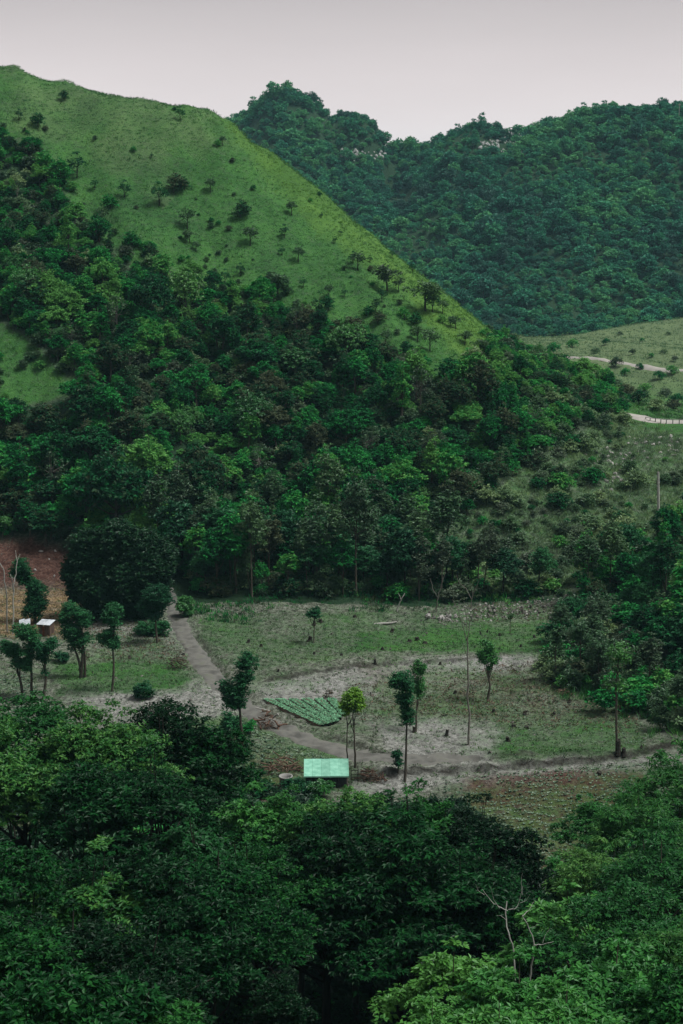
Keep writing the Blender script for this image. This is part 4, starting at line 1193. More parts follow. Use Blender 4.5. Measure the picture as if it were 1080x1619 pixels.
mul = inpoly(px, py, [(540, 1085), (840, 1045), (1010, 1100), (1010, 1160), (840, 1150), (700, 1130), (560, 1140)]) | inpoly(px, py, [(130, 985), (290, 985), (290, 1050), (130, 1045)]) | inpoly(px, py, [(740, 950), (910, 945), (900, 985), (740, 985)])
row = np.sin((X * .32 + Y * .95 + (fbm(X, Y, 6, 14) - .5) * 2.2) * 2 * math.pi / 1.5) > .1
s_ = inb & off & nobed & mul & (f_ < .5) & (u < .85) & row
scatter('stubble', np.stack([X, Y, Z], 1)[s_], r.uniform(.6, 1.4, s_.sum()), r.integers(0, 3, s_.sum()), LIT, 'brown dry crop stubble in rows across the field', 'stubble', tilt=.3, seed=13)
s_ = inb & inpoly(px, py, STRAW) & (Y > 160) & (r.uniform(0, 1, len(X)) < .7) & (fbm(X, Y, 2.5, 74) > .4)
scatter('straw_grass', np.stack([X, Y, Z], 1)[s_], r.uniform(.7, 1.5, s_.sum()), r.integers(0, 3, s_.sum()), STW, 'dry ochre straw on the terraces beside the red soil slope', 'straw', tilt=.2, seed=14)


def crop_rows(name, poly, ang, along, between, seed, label, sc=(.8, 1.5), dens=.85):
    q = np.random.default_rng(seed)
    ca, sa = math.cos(ang), math.sin(ang)
    U, Wv = np.meshgrid(np.arange(-70, 70, along), np.arange(-70, 70, between))
    U = U.ravel() + q.uniform(-.12, .12, U.size); Wv = Wv.ravel() + q.uniform(-.07, .07, U.size)
    x, y = U * ca - Wv * sa, 130 + U * sa + Wv * ca
    ok = (y > 90) & (y < 205) & (np.abs(x) < 45)
    x, y = x[ok], y[ok]; z = height(x, y)
    a, b = pix(x, y, z)
    d, _, p = polydist(x, y, TRACK)
    ok = inpoly(a, b, poly) & (d > 1.9) & (q.uniform(0, 1, len(x)) < dens * sstep(.2, .5, fbm(x, y, 4, seed)))
    scatter(name, np.stack([x, y, z + .01], 1)[ok], q.uniform(sc[0], sc[1], ok.sum()), q.integers(0, 3, ok.sum()), SD, label, 'seedlings', tilt=.15, seed=seed)

crop_rows('seedling_rows', [(700, 1232), (900, 1215), (1090, 1205), (1090, 1420), (700, 1420)], .1, .34, .46, 401, 'rows of small pale seedlings in the red brown plot below the ditch', (.55, 1.1), 1.0)
crop_rows('cabbage_seedlings', [(290, 1150), (395, 1140), (450, 1168), (560, 1192), (545, 1204), (470, 1200), (400, 1262), (290, 1262)], -.5, .28, .38, 402, 'dense pale blue green seedlings between the track and the mint roofed shed', (.5, 1.1), 1.0)
crop_rows('valley_seedlings', [(-200, 1068), (38, 1066), (80, 1108), (60, 1130), (-200, 1130)],   .3, .3, .4, 403, 'pale blue green seedlings beside the three pruned trees', (.5, 1.1), 1.0)
crop_rows('middle_seedlings', [(560, 1110), (840, 1060), (1010, 1110), (1030, 1180), (830, 1170), (700, 1140), (560, 1145)], -.325, .4, .75, 404, 'scattered seedlings among the brown stubble of the middle plot', (.4, .9), .8)
crop_rows('upper_seedlings', [(150, 1095), (350, 1085), (400, 1130), (200, 1150)], .2, .5, .7, 405, 'sparse seedlings on the grey soil beside the track', (.4, .8), .8)

X, Y, Z, r = jgrid(8, 38, 170, 204, .32, 78)
px, py = pix(X, Y, Z)
s_ = inpoly(px + r.normal(0, 12, len(X)), py + r.normal(0, 4, len(X)), [(690, 968), (780, 950), (900, 942), (912, 966), (840, 976), (760, 984), (690, 988)]) & (r.uniform(0, 1, len(X)) < .55)
scatter('rubble_band', np.stack([X, Y, Z], 1)[s_], r.uniform(.12, .5, s_.sum()), r.choice([0, 1, 2, 3, 4], s_.sum()), CLOD + ROCK[:2], 'loose brown rubble strewn below the wood by the pale rock pile', 'rubble', tilt=.8, seed=20)
# long bright grass at the foot of the wooded bank, plumes by the road
LG = [tuft(f'long_grass_{k}', 270 + k, 26, .95, .22, .07, 'leaf_lime', .4) for k in range(3)]
X, Y, Z, r = jgrid(10, 60, 112, 200, .8, 75)
px, py = pix(X, Y, Z)
s_ = inpoly(px + r.normal(0, 12, len(X)), py + r.normal(0, 8, len(X)), [(905, 985), (872, 1040), (885, 1085), (935, 1104), (1000, 1128), (1055, 1165), (1110, 1170), (1110, 1040), (1000, 1040), (960, 990)]) & (r.uniform(0, 1, len(X)) < .8)
scatter('bank_grass', np.stack([X, Y, Z], 1)[s_], r.uniform(.5, 1.2, s_.sum()), r.integers(0, 3, s_.sum()), LG, 'long bright green grass along the foot of the wooded bank', 'grass', tilt=.15, seed=15)
LGD = [tuft(f'wood_grass_{k}', 290 + k, 22, .7, .25, .07, 'leaf_mid', .5) for k in range(3)]
X, Y, Z, r = jgrid(-30, 36, 172, 206, .7, 79)
px, py = pix(X, Y, Z)
s_ = inpoly(px + r.normal(0, 8, len(X)), py + r.normal(0, 4, len(X)), [(300, 960), (400, 945), (560, 925), (760, 925), (900, 930), (900, 952), (760, 958), (640, 966), (560, 966), (480, 976), (400, 988), (310, 996)]) & (r.uniform(0, 1, len(X)) < .85 * sstep(.35, .6, fbm(X, Y, 4, 85)))
scatter('wood_edge_grass', np.stack([X, Y, Z], 1)[s_], r.uniform(.4, 1.2, s_.sum()) * (.5 + fbm(X, Y, 3, 84)[s_]), r.integers(0, 3, s_.sum()), LGD, 'long grass along the foot of the dark wood behind the field', 'grass', tilt=.15, seed=18)
RG = [tuft(f'plume_{k}', 280 + k, 26, .75, .3, .07, 'leaf_pale', .55) for k in range(3)]
X, Y, Z, r = jgrid(14, 70, 184, 242, .6, 76)
px, py = pix(X, Y, Z)
s_ = inpoly(px + r.normal(0, 12, len(X)), py + r.normal(0, 6, len(X)), SHRUB) & (r.uniform(0, 1, len(X)) < .8) & (polydist(X, Y, RD)[0] > 4.2) & (Y < 243)
scatter('slope_grass', np.stack([X, Y, Z], 1)[s_], r.uniform(.4, 1.1, s_.sum()), r.integers(0, 3, s_.sum()), RG, 'tall pale grass on the cutting below the road', 'grass', tilt=.15, seed=16)
X, Y, Z, r = jgrid(34, 80, 196, 244, .9, 77)
px, py = pix(X, Y, Z)
s_ = (inpoly(px + r.normal(0, 6, len(X)), py + r.normal(0, 5, len(X)), [(1000, 690), (1010, 690), (985, 740), (965, 780), (935, 815), (905, 812), (950, 770)]) & (r.uniform(0, 1, len(X)) < .9)) | (inpoly(px, py, [(930, 690), (1080, 690), (1060, 740), (850, 830), (780, 870), (860, 760)]) & (r.uniform(0, 1, len(X)) < .25))
scatter('scree', np.stack([X, Y, Z], 1)[s_], r.uniform(.3, 1.1, s_.sum()), r.integers(0, 4, s_.sum()), ROCK, 'grey scree running down the cutting below the road', 'scree', tilt=.6, seed=17)

# ------------------------------------------------------------------ single trees in the field, each built to its own shape
def field_tree(name, base, trunks, lobes, leaf, label, bark='bark', cat='tree', dens=1.5, ll=.21, lw=.105, seed=0, flat=.9, group=None, y0=90):
    """base: pixel of the foot; trunks: [(pixel path from foot up), radius m]; lobes: (px, py, radius px)"""
    q = np.random.default_rng(seed + 1000)
    b = hit(base[0], base[1], y0); Yd = b[1]; mpp = Yd / FPX * 1.02
    e = link(name, None, None, tuple(b), label=label, cat=cat, group=group)
    depth = lambda k: q.normal(0, .25 + .1 * k)
    L = []
    for lx, ly, rp in lobes:
        c = P(lx, ly, Yd) - b; R = rp * mpp * 1.2
        m_ = max(4, int(7 * R / .7))
        for j in range(m_):
            d = unit(1, q)[0] * R * .62 * q.uniform(.5, 1.25); s = R * q.uniform(.28, .6)
            L.append((c[0] + d[0], c[1] + d[1], c[2] + d[2] * flat, s, s * flat * .9))
    for path, rad in trunks:
        pts = [P(p[0], p[1], Yd) - b for p in path]
        pts[0] = np.array((pts[0][0], 0, hz(pts[0][0] + b[0], b[1]) - b[2] - .15))
        pts = np.array(pts); n = 10; t = np.linspace(0, 1, n); tt = np.linspace(0, 1, len(pts))
        pp = np.stack([np.interp(t, tt, pts[:, j]) for j in range(3)], 1)
        pp[1:, :2] += np.cumsum(q.normal(0, .03, (n - 1, 2)), 0)
        mb = MB(); mb.tube(pp, rad * np.linspace(1.25, .55, n), 7)
        if L:
            for j in q.choice(len(L), size=min(7, len(L)), replace=False):
                eL = np.array(L[j][:3]); k = q.integers(5, n)
                if np.linalg.norm(eL - pp[k]) < 3.0:
                    mb.tube([pp[k], (pp[k] + eL) / 2 + np.array((0, 0, -.1)), eL], [rad * .45, rad * .3, rad * .12], 4)
        link('trunk', mb.build('trunk', bark, True), e)
    if L:
        vol = sum(l[3] ** 2 for l in L)
        nr = int(max(60, vol * 150 * dens))
        V, F, t = lobed_crown(q, L, nr, 6, ll, lw, .35, shell=(.5, 1.22), up=.3)
        link('crown', make_mesh('crown', V, F, leaf, t), e)
    return e

field_tree('pruned_tree', (36, 1104), [([(36, 1104), (33, 1075), (25, 1045)], .13), ], [(18, 1026, 17), (30, 1048, 12), (8, 1018, 9)], 'leaf_teal', 'pruned round topped tree standing beside two others, its crown lowest over the seedlings', seed=1)
field_tree('pruned_tree', (50, 1106), [([(50, 1106), (50, 1070), (46, 1010)], .13)], [(45, 1000, 18), (46, 1030, 13), (44, 1050, 12), (52, 1018, 10)], 'leaf_teal', 'tallest pruned tree of the close trio in front of the white roofed hut', seed=2)
field_tree('pruned_tree', (68, 1106), [([(68, 1106), (70, 1070), (68, 1030)], .12)], [(74, 1022, 15), (66, 1042, 11), (84, 1018, 8), (72, 1062, 7)], 'leaf_teal', 'pruned tree of the close trio with its crown leaning towards the leaning trunked tree', seed=3)
field_tree('leaning_tree', (130, 1070), [([(130, 1070), (124, 1045), (112, 1015)], .14), ([(128, 1068), (131, 1040), (132, 1000)], .16), ([(134, 1066), (133, 1040), (128, 1010)], .12)], [(108, 965, 15), (122, 972, 12), (133, 978, 14), (112, 995, 16), (128, 1008, 14), (118, 1022, 12), (100, 985, 9)], 'leaf_teal', 'dark tree with three leaning trunks beside the white roofed hut', bark='bark', seed=4, dens=1.2)
field_tree('two_tier_tree', (177, 1093), [([(177, 1093), (178, 1060), (177, 1020), (178, 985)], .10)], [(178, 968, 14), (180, 984, 13), (172, 1008, 15), (178, 1016, 12)], 'leaf_teal', 'dark slender tree with two crown tiers on a straight bare trunk', seed=5, dens=1.2)
field_tree('round_tree', (249, 1017), [([(249, 1017), (249, 1000), (246, 965)], .11)], [(244, 945, 20), (232, 955, 14), (256, 950, 15), (242, 970, 14), (250, 935, 12)], 'leaf_teal', 'round crowned young tree beside the upper end of the dirt track', seed=6, dens=1.2)
field_tree('hedge_bush', (243, 1004), [([(243, 1004), (243, 994)], .06)], [(226, 994, 12), (243, 990, 14), (258, 992, 12)], 'leaf_teal', 'low wide bush beside the upper end of the dirt track', cat='bush', seed=7)
field_tree('hut_tree', (55, 985), [([(55, 985), (56, 960), (50, 930), (40, 905)], .15)], [(36, 900, 15), (42, 915, 14), (55, 930, 16), (58, 948, 15), (52, 965, 15), (62, 962, 10), (30, 892, 8)], 'leaf_teal', 'tall dark tree rising behind the white roofed hut', seed=8, dens=1.3)
field_tree('round_bush', (226, 1106), [([(226, 1106), (226, 1095)], .05)], [(226, 1090, 14), (219, 1094, 9), (234, 1094, 9)], 'leaf_teal', 'small round bush on the grey soil above the canopy', cat='bush', seed=9)
field_tree('small_bush', (98, 1044), [([(98, 1044), (98, 1038)], .04)], [(95, 1036, 8), (102, 1037, 8)], 'leaf_teal', 'small dark bush in the grass near the white roofed hut', cat='bush', seed=10)
field_tree('lollipop_tree', (388, 1198), [([(388, 1198), (384, 1160), (381, 1120), (390, 1080)], .12)], [(388, 1050, 16), (384, 1070, 17), (368, 1092, 19), (366, 1106, 16), (378, 1108, 12), (392, 1042, 10)], 'leaf_teal', 'dark tree with two round crowns beside the log pile', seed=11, dens=1.3)
field_tree('track_bush', (362, 1160), [([(362, 1160), (362, 1150)], .05)], [(362, 1142, 15), (372, 1150, 11)], 'leaf_teal', 'dark bush at the foot of the tree with two round crowns', cat='bush', seed=12)
field_tree('track_bush', (396, 1160), [([(396, 1160), (393, 1152)], .04)], [(393, 1147, 9)], 'leaf_mid', 'little bush between the dark two crowned tree and the log pile', cat='bush', seed=13)
field_tree('yellow_tree', (550, 1214), [([(550, 1214), (549, 1170), (550, 1130)], .055), ([(561, 1232), (560, 1180), (557, 1130)], .085)], [(546, 1115, 10), (556, 1110, 15), (565, 1104, 14), (560, 1100, 13), (570, 1118, 9), (552, 1122, 9)], 'leaf_yellow', 'bright yellow green tree on two thin trunks behind the mint roofed shed', seed=14, dens=1.3, ll=.22)
field_tree('column_tree', (640, 1236), [([(640, 1236), (641, 1180), (640, 1100)], .10)], [(636, 1074, 15), (628, 1082, 12), (645, 1085, 12), (640, 1105, 14), (640, 1125, 13), (644, 1138, 11), (636, 1146, 5)], 'leaf_teal', 'tall dark column shaped tree standing by the ditch', seed=15, dens=1.3)
field_tree('stake_bush', (630, 1222), [([(630, 1222), (631, 1200), (629, 1184)], .06)], [(630, 1196, 9), (629, 1208, 9)], 'leaf_teal', 'leafy sapling wound on a stake at the foot of the dark column tree', cat='sapling', seed=16)
field_tree('bright_tree', (657, 1157), [([(657, 1157), (658, 1130), (660, 1080)], .09)], [(665, 1056, 11), (660, 1066, 9), (666, 1080, 11), (662, 1092, 10), (672, 1052, 7)], 'leaf_lime', 'narrow bright green tree just behind the dark column tree', seed=17, dens=1.2)
field_tree('round_tree', (771, 1110), [([(771, 1110), (773, 1085), (770, 1055)], .12)], [(770, 1028, 13), (763, 1040, 11), (777, 1042, 11), (771, 1020, 9), (770, 1052, 8)], 'leaf_lime', 'small round green tree alone in the middle of the stubble plot', seed=18, dens=1.2)
field_tree('small_tree', (495, 1016), [([(495, 1016), (496, 995), (496, 975)], .06)], [(495, 968, 10), (490, 970, 6)], 'leaf_teal', 'small thin tree beside a stump in the upper field', seed=19)
field_tree('sparse_tree', (975, 1190), [([(975, 1190), (976, 1150), (975, 1090), (980, 1040)], .10)], [(980, 1025, 14), (965, 1042, 9), (986, 1040, 12), (972, 1060, 8), (962, 1085, 10), (984, 1084, 10), (975, 1078, 7)], 'leaf_lime', 'tall sparse tree with a black stump at its foot beside the wooded bank', seed=20, dens=.6)
field_tree('bank_tree', (878, 1075), [([(878, 1075), (878, 1050), (877, 1020)], .07)], [(876, 1005, 12), (880, 1018, 10), (884, 998, 9)], 'leaf_olive', 'grey green thin tree at the corner of the wooded bank', seed=21, dens=.7)
field_tree('bank_tree', (918, 1080), [([(918, 1080), (918, 1050), (917, 1010)], .08)], [(912, 1000, 13), (925, 1008, 12), (918, 990, 12)], 'leaf_olive', 'olive tree with a bare lower trunk on the wooded bank', seed=22, dens=.7)
field_tree('stick_tree', (806, 1003), [([(806, 1003), (806, 985), (807, 974)], .04)], [(807, 974, 4)], 'leaf_olive', 'bare stick of a tree in the upper field near the rubble', seed=23, dens=.4)
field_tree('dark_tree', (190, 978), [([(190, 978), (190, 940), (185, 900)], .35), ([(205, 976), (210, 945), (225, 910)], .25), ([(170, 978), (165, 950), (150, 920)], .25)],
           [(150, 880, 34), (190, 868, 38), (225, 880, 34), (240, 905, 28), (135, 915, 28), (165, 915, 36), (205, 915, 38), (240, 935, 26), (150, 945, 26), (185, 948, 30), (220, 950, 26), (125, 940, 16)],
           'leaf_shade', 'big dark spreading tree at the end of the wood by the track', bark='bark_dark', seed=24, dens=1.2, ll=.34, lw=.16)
field_tree('weed_tree', (295, 975), [([(295, 975), (292, 965)], .04)], [(292, 958, 13), (300, 966, 10)], 'leaf_lime', 'pale green bush on the bend at the upper end of the track', cat='bush', seed=25)
for k, (bx, by, rp, lf, lab) in enumerate(((120, 872, 14, 'leaf_mid', 'bush on the top edge of the red soil slope'), (900, 975, 16, 'leaf_teal', 'dark bush at the end of the rubble band'), (412, 1262, 16, 'leaf_mid', 'round bush in front of the concrete tank'),
        (470, 1256, 16, 'leaf_teal', 'dark bush pressed against the mint roofed shed'), (505, 1262, 14, 'leaf_lime', 'light green bush in front of the mint roofed shed'), (372, 1190, 14, 'leaf_mid', 'bush between the canopy and the two crowned tree'))):
    field_tree('edge_bush', (bx, by), [([(bx, by), (bx, by - 8)], .05)], [(bx - 8, by - 12, rp * .8), (bx + 7, by - 14, rp), (bx, by - 18, rp * .7)], lf, lab, cat='bush', seed=40 + k)

# ------------------------------------------------------------------ dead trees
def dead_tree(name, base, paths, label, bark, seed, Yd=None, y0=90, z0=None):
    q = np.random.default_rng(seed)
    b = hit(base[0], base[1], y0) if Yd is None else P(base[0], base[1], Yd)
    foot = b.copy()
    if Yd is not None: foot[2] = hz(b[0], Yd) - .2
    e = link(name, None, None, tuple(foot), label=label, cat='dead tree')
    for k, (path, r0, r1, dep) in enumerate(paths):
        pts = np.array([P(p[0], p[1], b[1]) - foot for p in path])
        pts[:, 1] += np.linspace(0, dep, len(pts))
        if k == 0:
            pts[0] = (pts[0][0], pts[0][1], -.1) if Yd is None else pts[0]
            if Yd is not None: pts = np.vstack([[0, 0, 0], pts])
        n = max(6, 3 * len(pts)); t = np.linspace(0, 1, n); tt = np.linspace(0, 1, len(pts))
        pp = np.stack([np.interp(t, tt, pts[:, j]) for j in range(3)], 1)
        wob = q.normal(0, r0 * .5, (n, 3)); wob[0] = 0; wob[-1] = 0
        mb = MB(); mb.tube(pp + wob, np.linspace(r0, r1, n), 6)
        link('trunk' if k == 0 else 'branch', mb.build('limb', bark, True), e)
    return e

dead_tree('dead_tree', (20, 1003), [([(20, 1003), (21, 960), (22, 925), (26, 905), (26, 880)], .09, .05, 0), ([(21, 935), (20, 920), (16, 908)], .06, .04, .2), ([(26, 890), (30, 880), (32, 876)], .04, .02, .1), ([(26, 884), (25, 876), (24, 870)], .04, .02, 0)], 'forked white dead trunk in front of the red soil slope', 'bark_pale', 501)
dead_tree('dead_tree', (12, 1000), [([(12, 1000), (11, 960), (9, 928), (5, 900), (0, 890), (-6, 884)], .09, .05, 0)], 'single bent white dead trunk beside the forked one', 'bark_pale', 502)
dead_tree('pole_tree', (741, 1177), [([(741, 1177), (741, 1120), (740, 1060), (739, 1010)], .11, .05, 0), ([(739, 1015), (732, 990), (724, 965), (716, 950)], .045, .015, .5), ([(739, 1010), (742, 985), (752, 958), (762, 945)], .045, .015, -.4),
          ([(738, 1000), (738, 975), (735, 955)], .035, .012, .2), ([(745, 978), (756, 965), (764, 960)], .025, .01, .3), ([(728, 976), (718, 972), (710, 962)], .025, .01, -.3), ([(739, 1040), (733, 1020), (728, 1005)], .025, .01, .2)], 'tall thin bare pole like tree with a few twigs in the field', 'bark_grey', 503)
dead_tree('dead_tree', (628, 966), [([(628, 966), (632, 952), (640, 938)], .09, .05, 0), ([(634, 948), (630, 938)], .04, .02, .2)], 'short pale leaning dead trunk at the dark wood edge', 'bark_pale', 504)
dead_tree('dead_tree', (690, 968), [([(690, 968), (692, 945), (698, 925), (705, 905)], .08, .03, 0), ([(692, 945), (684, 930), (680, 915)], .05, .02, .3), ([(696, 930), (700, 918), (698, 900)], .04, .02, -.3)], 'grey forked dead tree at the wood edge above the rock pile', 'bark_grey', 505)
dead_tree('dead_tree', (745, 962), [([(745, 962), (746, 945), (752, 930), (758, 918)], .07, .02, 0), ([(746, 948), (738, 932), (726, 922), (722, 910)], .05, .015, .3), ([(748, 940), (744, 925)], .03, .01, 0)], 'grey branching dead tree between the rock pile and the rubble', 'bark_grey', 506)
dead_tree('bare_tree', (838, 1560), [([(838, 1560), (840, 1530), (845, 1500), (843, 1485), (832, 1458), (826, 1448)], .034, .016, 0), ([(845, 1494), (858, 1491), (874, 1484)], .017, .007, -.2), ([(826, 1448), (836, 1442), (846, 1430)], .014, .006, .2),
          ([(815, 1560), (812, 1500), (802, 1472), (801, 1450), (804, 1436)], .026, .016, .5), ([(803, 1440), (790, 1436), (778, 1430), (764, 1412)], .016, .005, .3), ([(804, 1438), (816, 1438), (822, 1428), (828, 1405)], .015, .005, .2),
          ([(790, 1436), (780, 1420), (776, 1398)], .010, .004, -.2), ([(826, 1415), (824, 1395), (826, 1380)], .011, .004, 0), ([(858, 1491), (862, 1480), (870, 1470)], .009, .003, .1), ([(836, 1468), (846, 1462), (852, 1450)], .009, .003, -.2),
          ([(801, 1455), (792, 1450), (786, 1452)], .009, .003, .2), ([(822, 1428), (832, 1424), (838, 1414)], .008, .003, 0), ([(766, 1415), (756, 1408), (752, 1398)], .007, .003, 0)], 'thin bare white dead tree rising among the dark canopy and bright shrubs', 'bark_pale', 507, Yd=46)

# ------------------------------------------------------------------ stumps
def stump_mesh(seed):
    q = np.random.default_rng(seed); k = 9; mb = MB()
    th = np.arange(k) / k * 6.283
    prof = ((-.15, 1.5), (.08, 1.25), (.3, 1.0), (.75, .9), (1.0, .85))
    rr = 1 + q.normal(0, .12, k)
    V = [(r_ * c * rr[j], r_ * s * rr[j], z + (q.normal(0, .06) if z > .9 else 0)) for z, r_ in prof for j, (c, s) in enumerate(zip(np.cos(th), np.sin(th)))]
    V.append((0, 0, .97))
    F = [(i * k + j, i * k + (j + 1) % k, (i + 1) * k + (j + 1) % k, (i + 1) * k + j) for i in range(len(prof) - 1) for j in range(k)]
    mb.add(V, F); mb2 = np.array(V)
    t = (len(prof) - 1) * k
    mb.add(mb2[[*range(t, t + k), len(V) - 1]], [(j, (j + 1) % k, k) for j in range(k)])
    return mb.build('stump', 'bark_dark')
SM = [stump_mesh(600 + k) for k in range(4)]
r = np.random.default_rng(66)
for bx, by, hp, wp in [(706, 1163, 12, 6), (803, 1172, 8, 6), (812, 1150, 9, 8), (832, 1152, 7, 9), (780, 1126, 7, 5), (830, 1129, 6, 5), (593, 1050, 8, 4), (660, 1012, 5, 6), (672, 1017, 6, 7), (497, 988, 7, 5), (507, 983, 8, 6),
                       (605, 1027, 6, 4), (648, 1014, 5, 6), (620, 998, 5, 5), (490, 1014, 14, 7), (561, 976, 6, 6), (393, 1015, 5, 5), (413, 1022, 5, 4), (540, 1036, 6, 4), (497, 1034, 6, 4), (440, 1062, 6, 3), (823, 1023, 7, 4), (845, 1008, 6, 4),
                       (790, 1005, 6, 4), (770, 1000, 6, 3), (760, 1003, 6, 3), (696, 1050, 5, 5), (655, 1158, 10, 5), (947, 1225, 12, 9), (345, 1180, 6, 4), (290, 1035, 5, 5), (205, 1040, 6, 5), (1014, 1182, 5, 4), (640, 1110, 5, 4), (720, 1095, 5, 4), (900, 1110, 6, 5), (875, 1130, 6, 5)]:
    b = hit(bx, by, 90); mp = b[1] / FPX
    link('tree_stump', SM[int(r.integers(0, 4))], loc=tuple(b), rot=(float(r.normal(0, .16)), float(r.normal(0, .16)), float(r.uniform(0, 6))), sc=(wp * mp * float(r.uniform(.4, .65)), wp * mp * .5, hp * mp * float(r.uniform(.5, .95))),
         label='small dark cut tree stump standing in the open field', cat='stump', group='tree stumps in the field')
for bx, by, hp, wp, lab in ((977, 1193, 22, 8, 'thick black broken stump at the foot of the tall sparse tree'), (986, 1194, 12, 7, 'low black stump beside the thick broken one')):
    b = hit(bx, by, 90); mp = b[1] / FPX
    link('broken_stump', SM[1], loc=tuple(b), sc=(wp * mp * .5, wp * mp * .5, hp * mp), label=lab, cat='stump')

# ------------------------------------------------------------------ piles of wood, brush and rock
def stick_pile(name, base, wpx, hpx, n, label, mat, seed, rad=(.03, .07), cat='brush pile', pale=0, part='branch'):
    q = np.random.default_rng(seed)
    b = hit(base[0], base[1], 90); mp = b[1] / FPX; Wm, Hm = wpx * mp, hpx * mp * 1.3
    e = link(name, None, None, tuple(b), label=label, cat=cat)
    for k in range(n):
        a = q.uniform(0, 3.14); x, y = q.normal(0, Wm * .22), q.normal(0, Wm * .16)
        hmax = Hm * math.exp(-(x / (Wm * .35)) ** 2)
        z = q.uniform(.0, .9) * hmax; Ln = q.uniform(.35, .8) * min(Wm * .6, 2.4); el = q.normal(0, .28)
        d = np.array((math.cos(a) * math.cos(el), math.sin(a) * math.cos(el) * .7, math.sin(el))) * Ln / 2
        c = np.array((x, y, z + .05)); mb = MB()
        m_ = c + q.normal(0, .06, 3)
        rr = q.uniform(*rad)
        p0 = c - d; p1 = c + d; p0[2] = max(p0[2], .02); p1[2] = max(p1[2], .02)
        mb.tube([p0, m_, p1], [rr, rr * .85, rr * .6], 5)
        link(part, mb.build(part, 'bark_pale' if k < pale else mat, True), e)
    nn = int(n * 9)
    c = np.stack([q.normal(0, Wm * .2, nn), q.normal(0, Wm * .16, nn), np.zeros(nn)], 1)
    c[:, 2] = q.uniform(0, .9, nn) * Hm * np.exp(-(c[:, 0] / (Wm * .35)) ** 2)
    d = q.normal(0, 1, (nn, 3)); d[:, 2] *= .4
    V, F = leaves(c, d, unit(nn, q), q.uniform(.2, .6, nn), .05, .2)
    o = link('twigs', make_mesh('twigs', V, F, 'dry', np.repeat(q.uniform(0, 1, nn), 2)), e); o['kind'] = 'stuff'
    return e
stick_pile('log_pile', (423, 1152), 54, 32, 24, 'pile of brown logs with two pale split logs beside the track', 'deadwood', 701, (.05, .11), 'log pile', 4, 'log')
stick_pile('brush_pile', (447, 1220), 84, 22, 34, 'low red brown brush pile beside the tank and the mint roofed shed', 'deadwood', 702)
stick_pile('brush_pile', (587, 1234), 52, 18, 26, 'heap of dark sticks between the mint roofed shed and the column tree', 'deadwood', 703)
stick_pile('brush_pile', (283, 1056), 46, 16, 18, 'grey brown mound of cut branches across the track from the log pile', 'bark', 704)
stick_pile('brush_pile', (890, 1098), 30, 8, 10, 'small heap of reddish sticks below the wooded bank', 'deadwood', 705)
stick_pile('brush_pile', (520, 1104), 22, 16, 9, 'little leaning heap of sticks at the top of the vegetable bed', 'bark', 706)

def rock_pile(name, base, wpx, n, size, label, seed, meshes, cat='rock pile'):
    q = np.random.default_rng(seed)
    b = hit(base[0], base[1], 90); mp = b[1] / FPX; Wm = wpx * mp
    e = link(name, None, None, tuple(b), label=label, cat=cat)
    for k in range(n):
        x, y = q.uniform(-.5, .5) * Wm, q.normal(0, Wm * .10)
        s = q.uniform(*size)
        z = hz(b[0] + x, b[1] + y) - b[2] + s * .15 + max(0, q.uniform(-.3, .5)) * s
        link('rock', meshes[int(q.integers(0, len(meshes)))], e, (x, y, z), tuple(q.uniform(0, 6, 3)), (s * q.uniform(.9, 1.7), s, s * .8))
    return e
rock_pile('rock_pile', (697, 980), 50, 30, (.3, .8), 'long pile of pale grey rocks at the edge of the dark wood', 711, ROCK)
rock_pile('rock_heap', (840, 966), 150, 55, (.2, .6), 'broad band of brown rubble beyond the pale rock pile', 712, CLOD, 'rubble')
rock_pile('rock_heap', (125, 988), 60, 14, (.2, .5), 'scatter of pale stones behind the leaning trunked tree', 713, ROCK, 'stones')
b = hit(610, 988, 90); mb = MB(); mb.tube([(-1.3, -.2, .12), (-.4, 0, .2), (.6, .1, .22), (1.2, .3, .3)], [.16, .15, .12, .1], 7)
link('fallen_log', mb.build('fallen_log', 'bark_pale', True), loc=tuple(b), label='pale fallen log lying in the upper field below the wood', cat='log')
for k, (bx, by, s) in enumerate(((65, 872, .5), (56, 902, .45), (88, 872, .35), (78, 884, .3), (86, 912, .35), (40, 884, .35), (104, 915, .4), (20, 915, .3), (110, 880, .3))):
    b = hit(bx, by, 150)
    link('slope_rock', ROCK[k % 4], loc=(b[0], b[1], b[2] + s * .1), rot=(k, k * 2, k * 3), sc=(s * 1.6, s, s), label='pale rock lying on the red soil slope', cat='rock', group='rocks on the red slope')

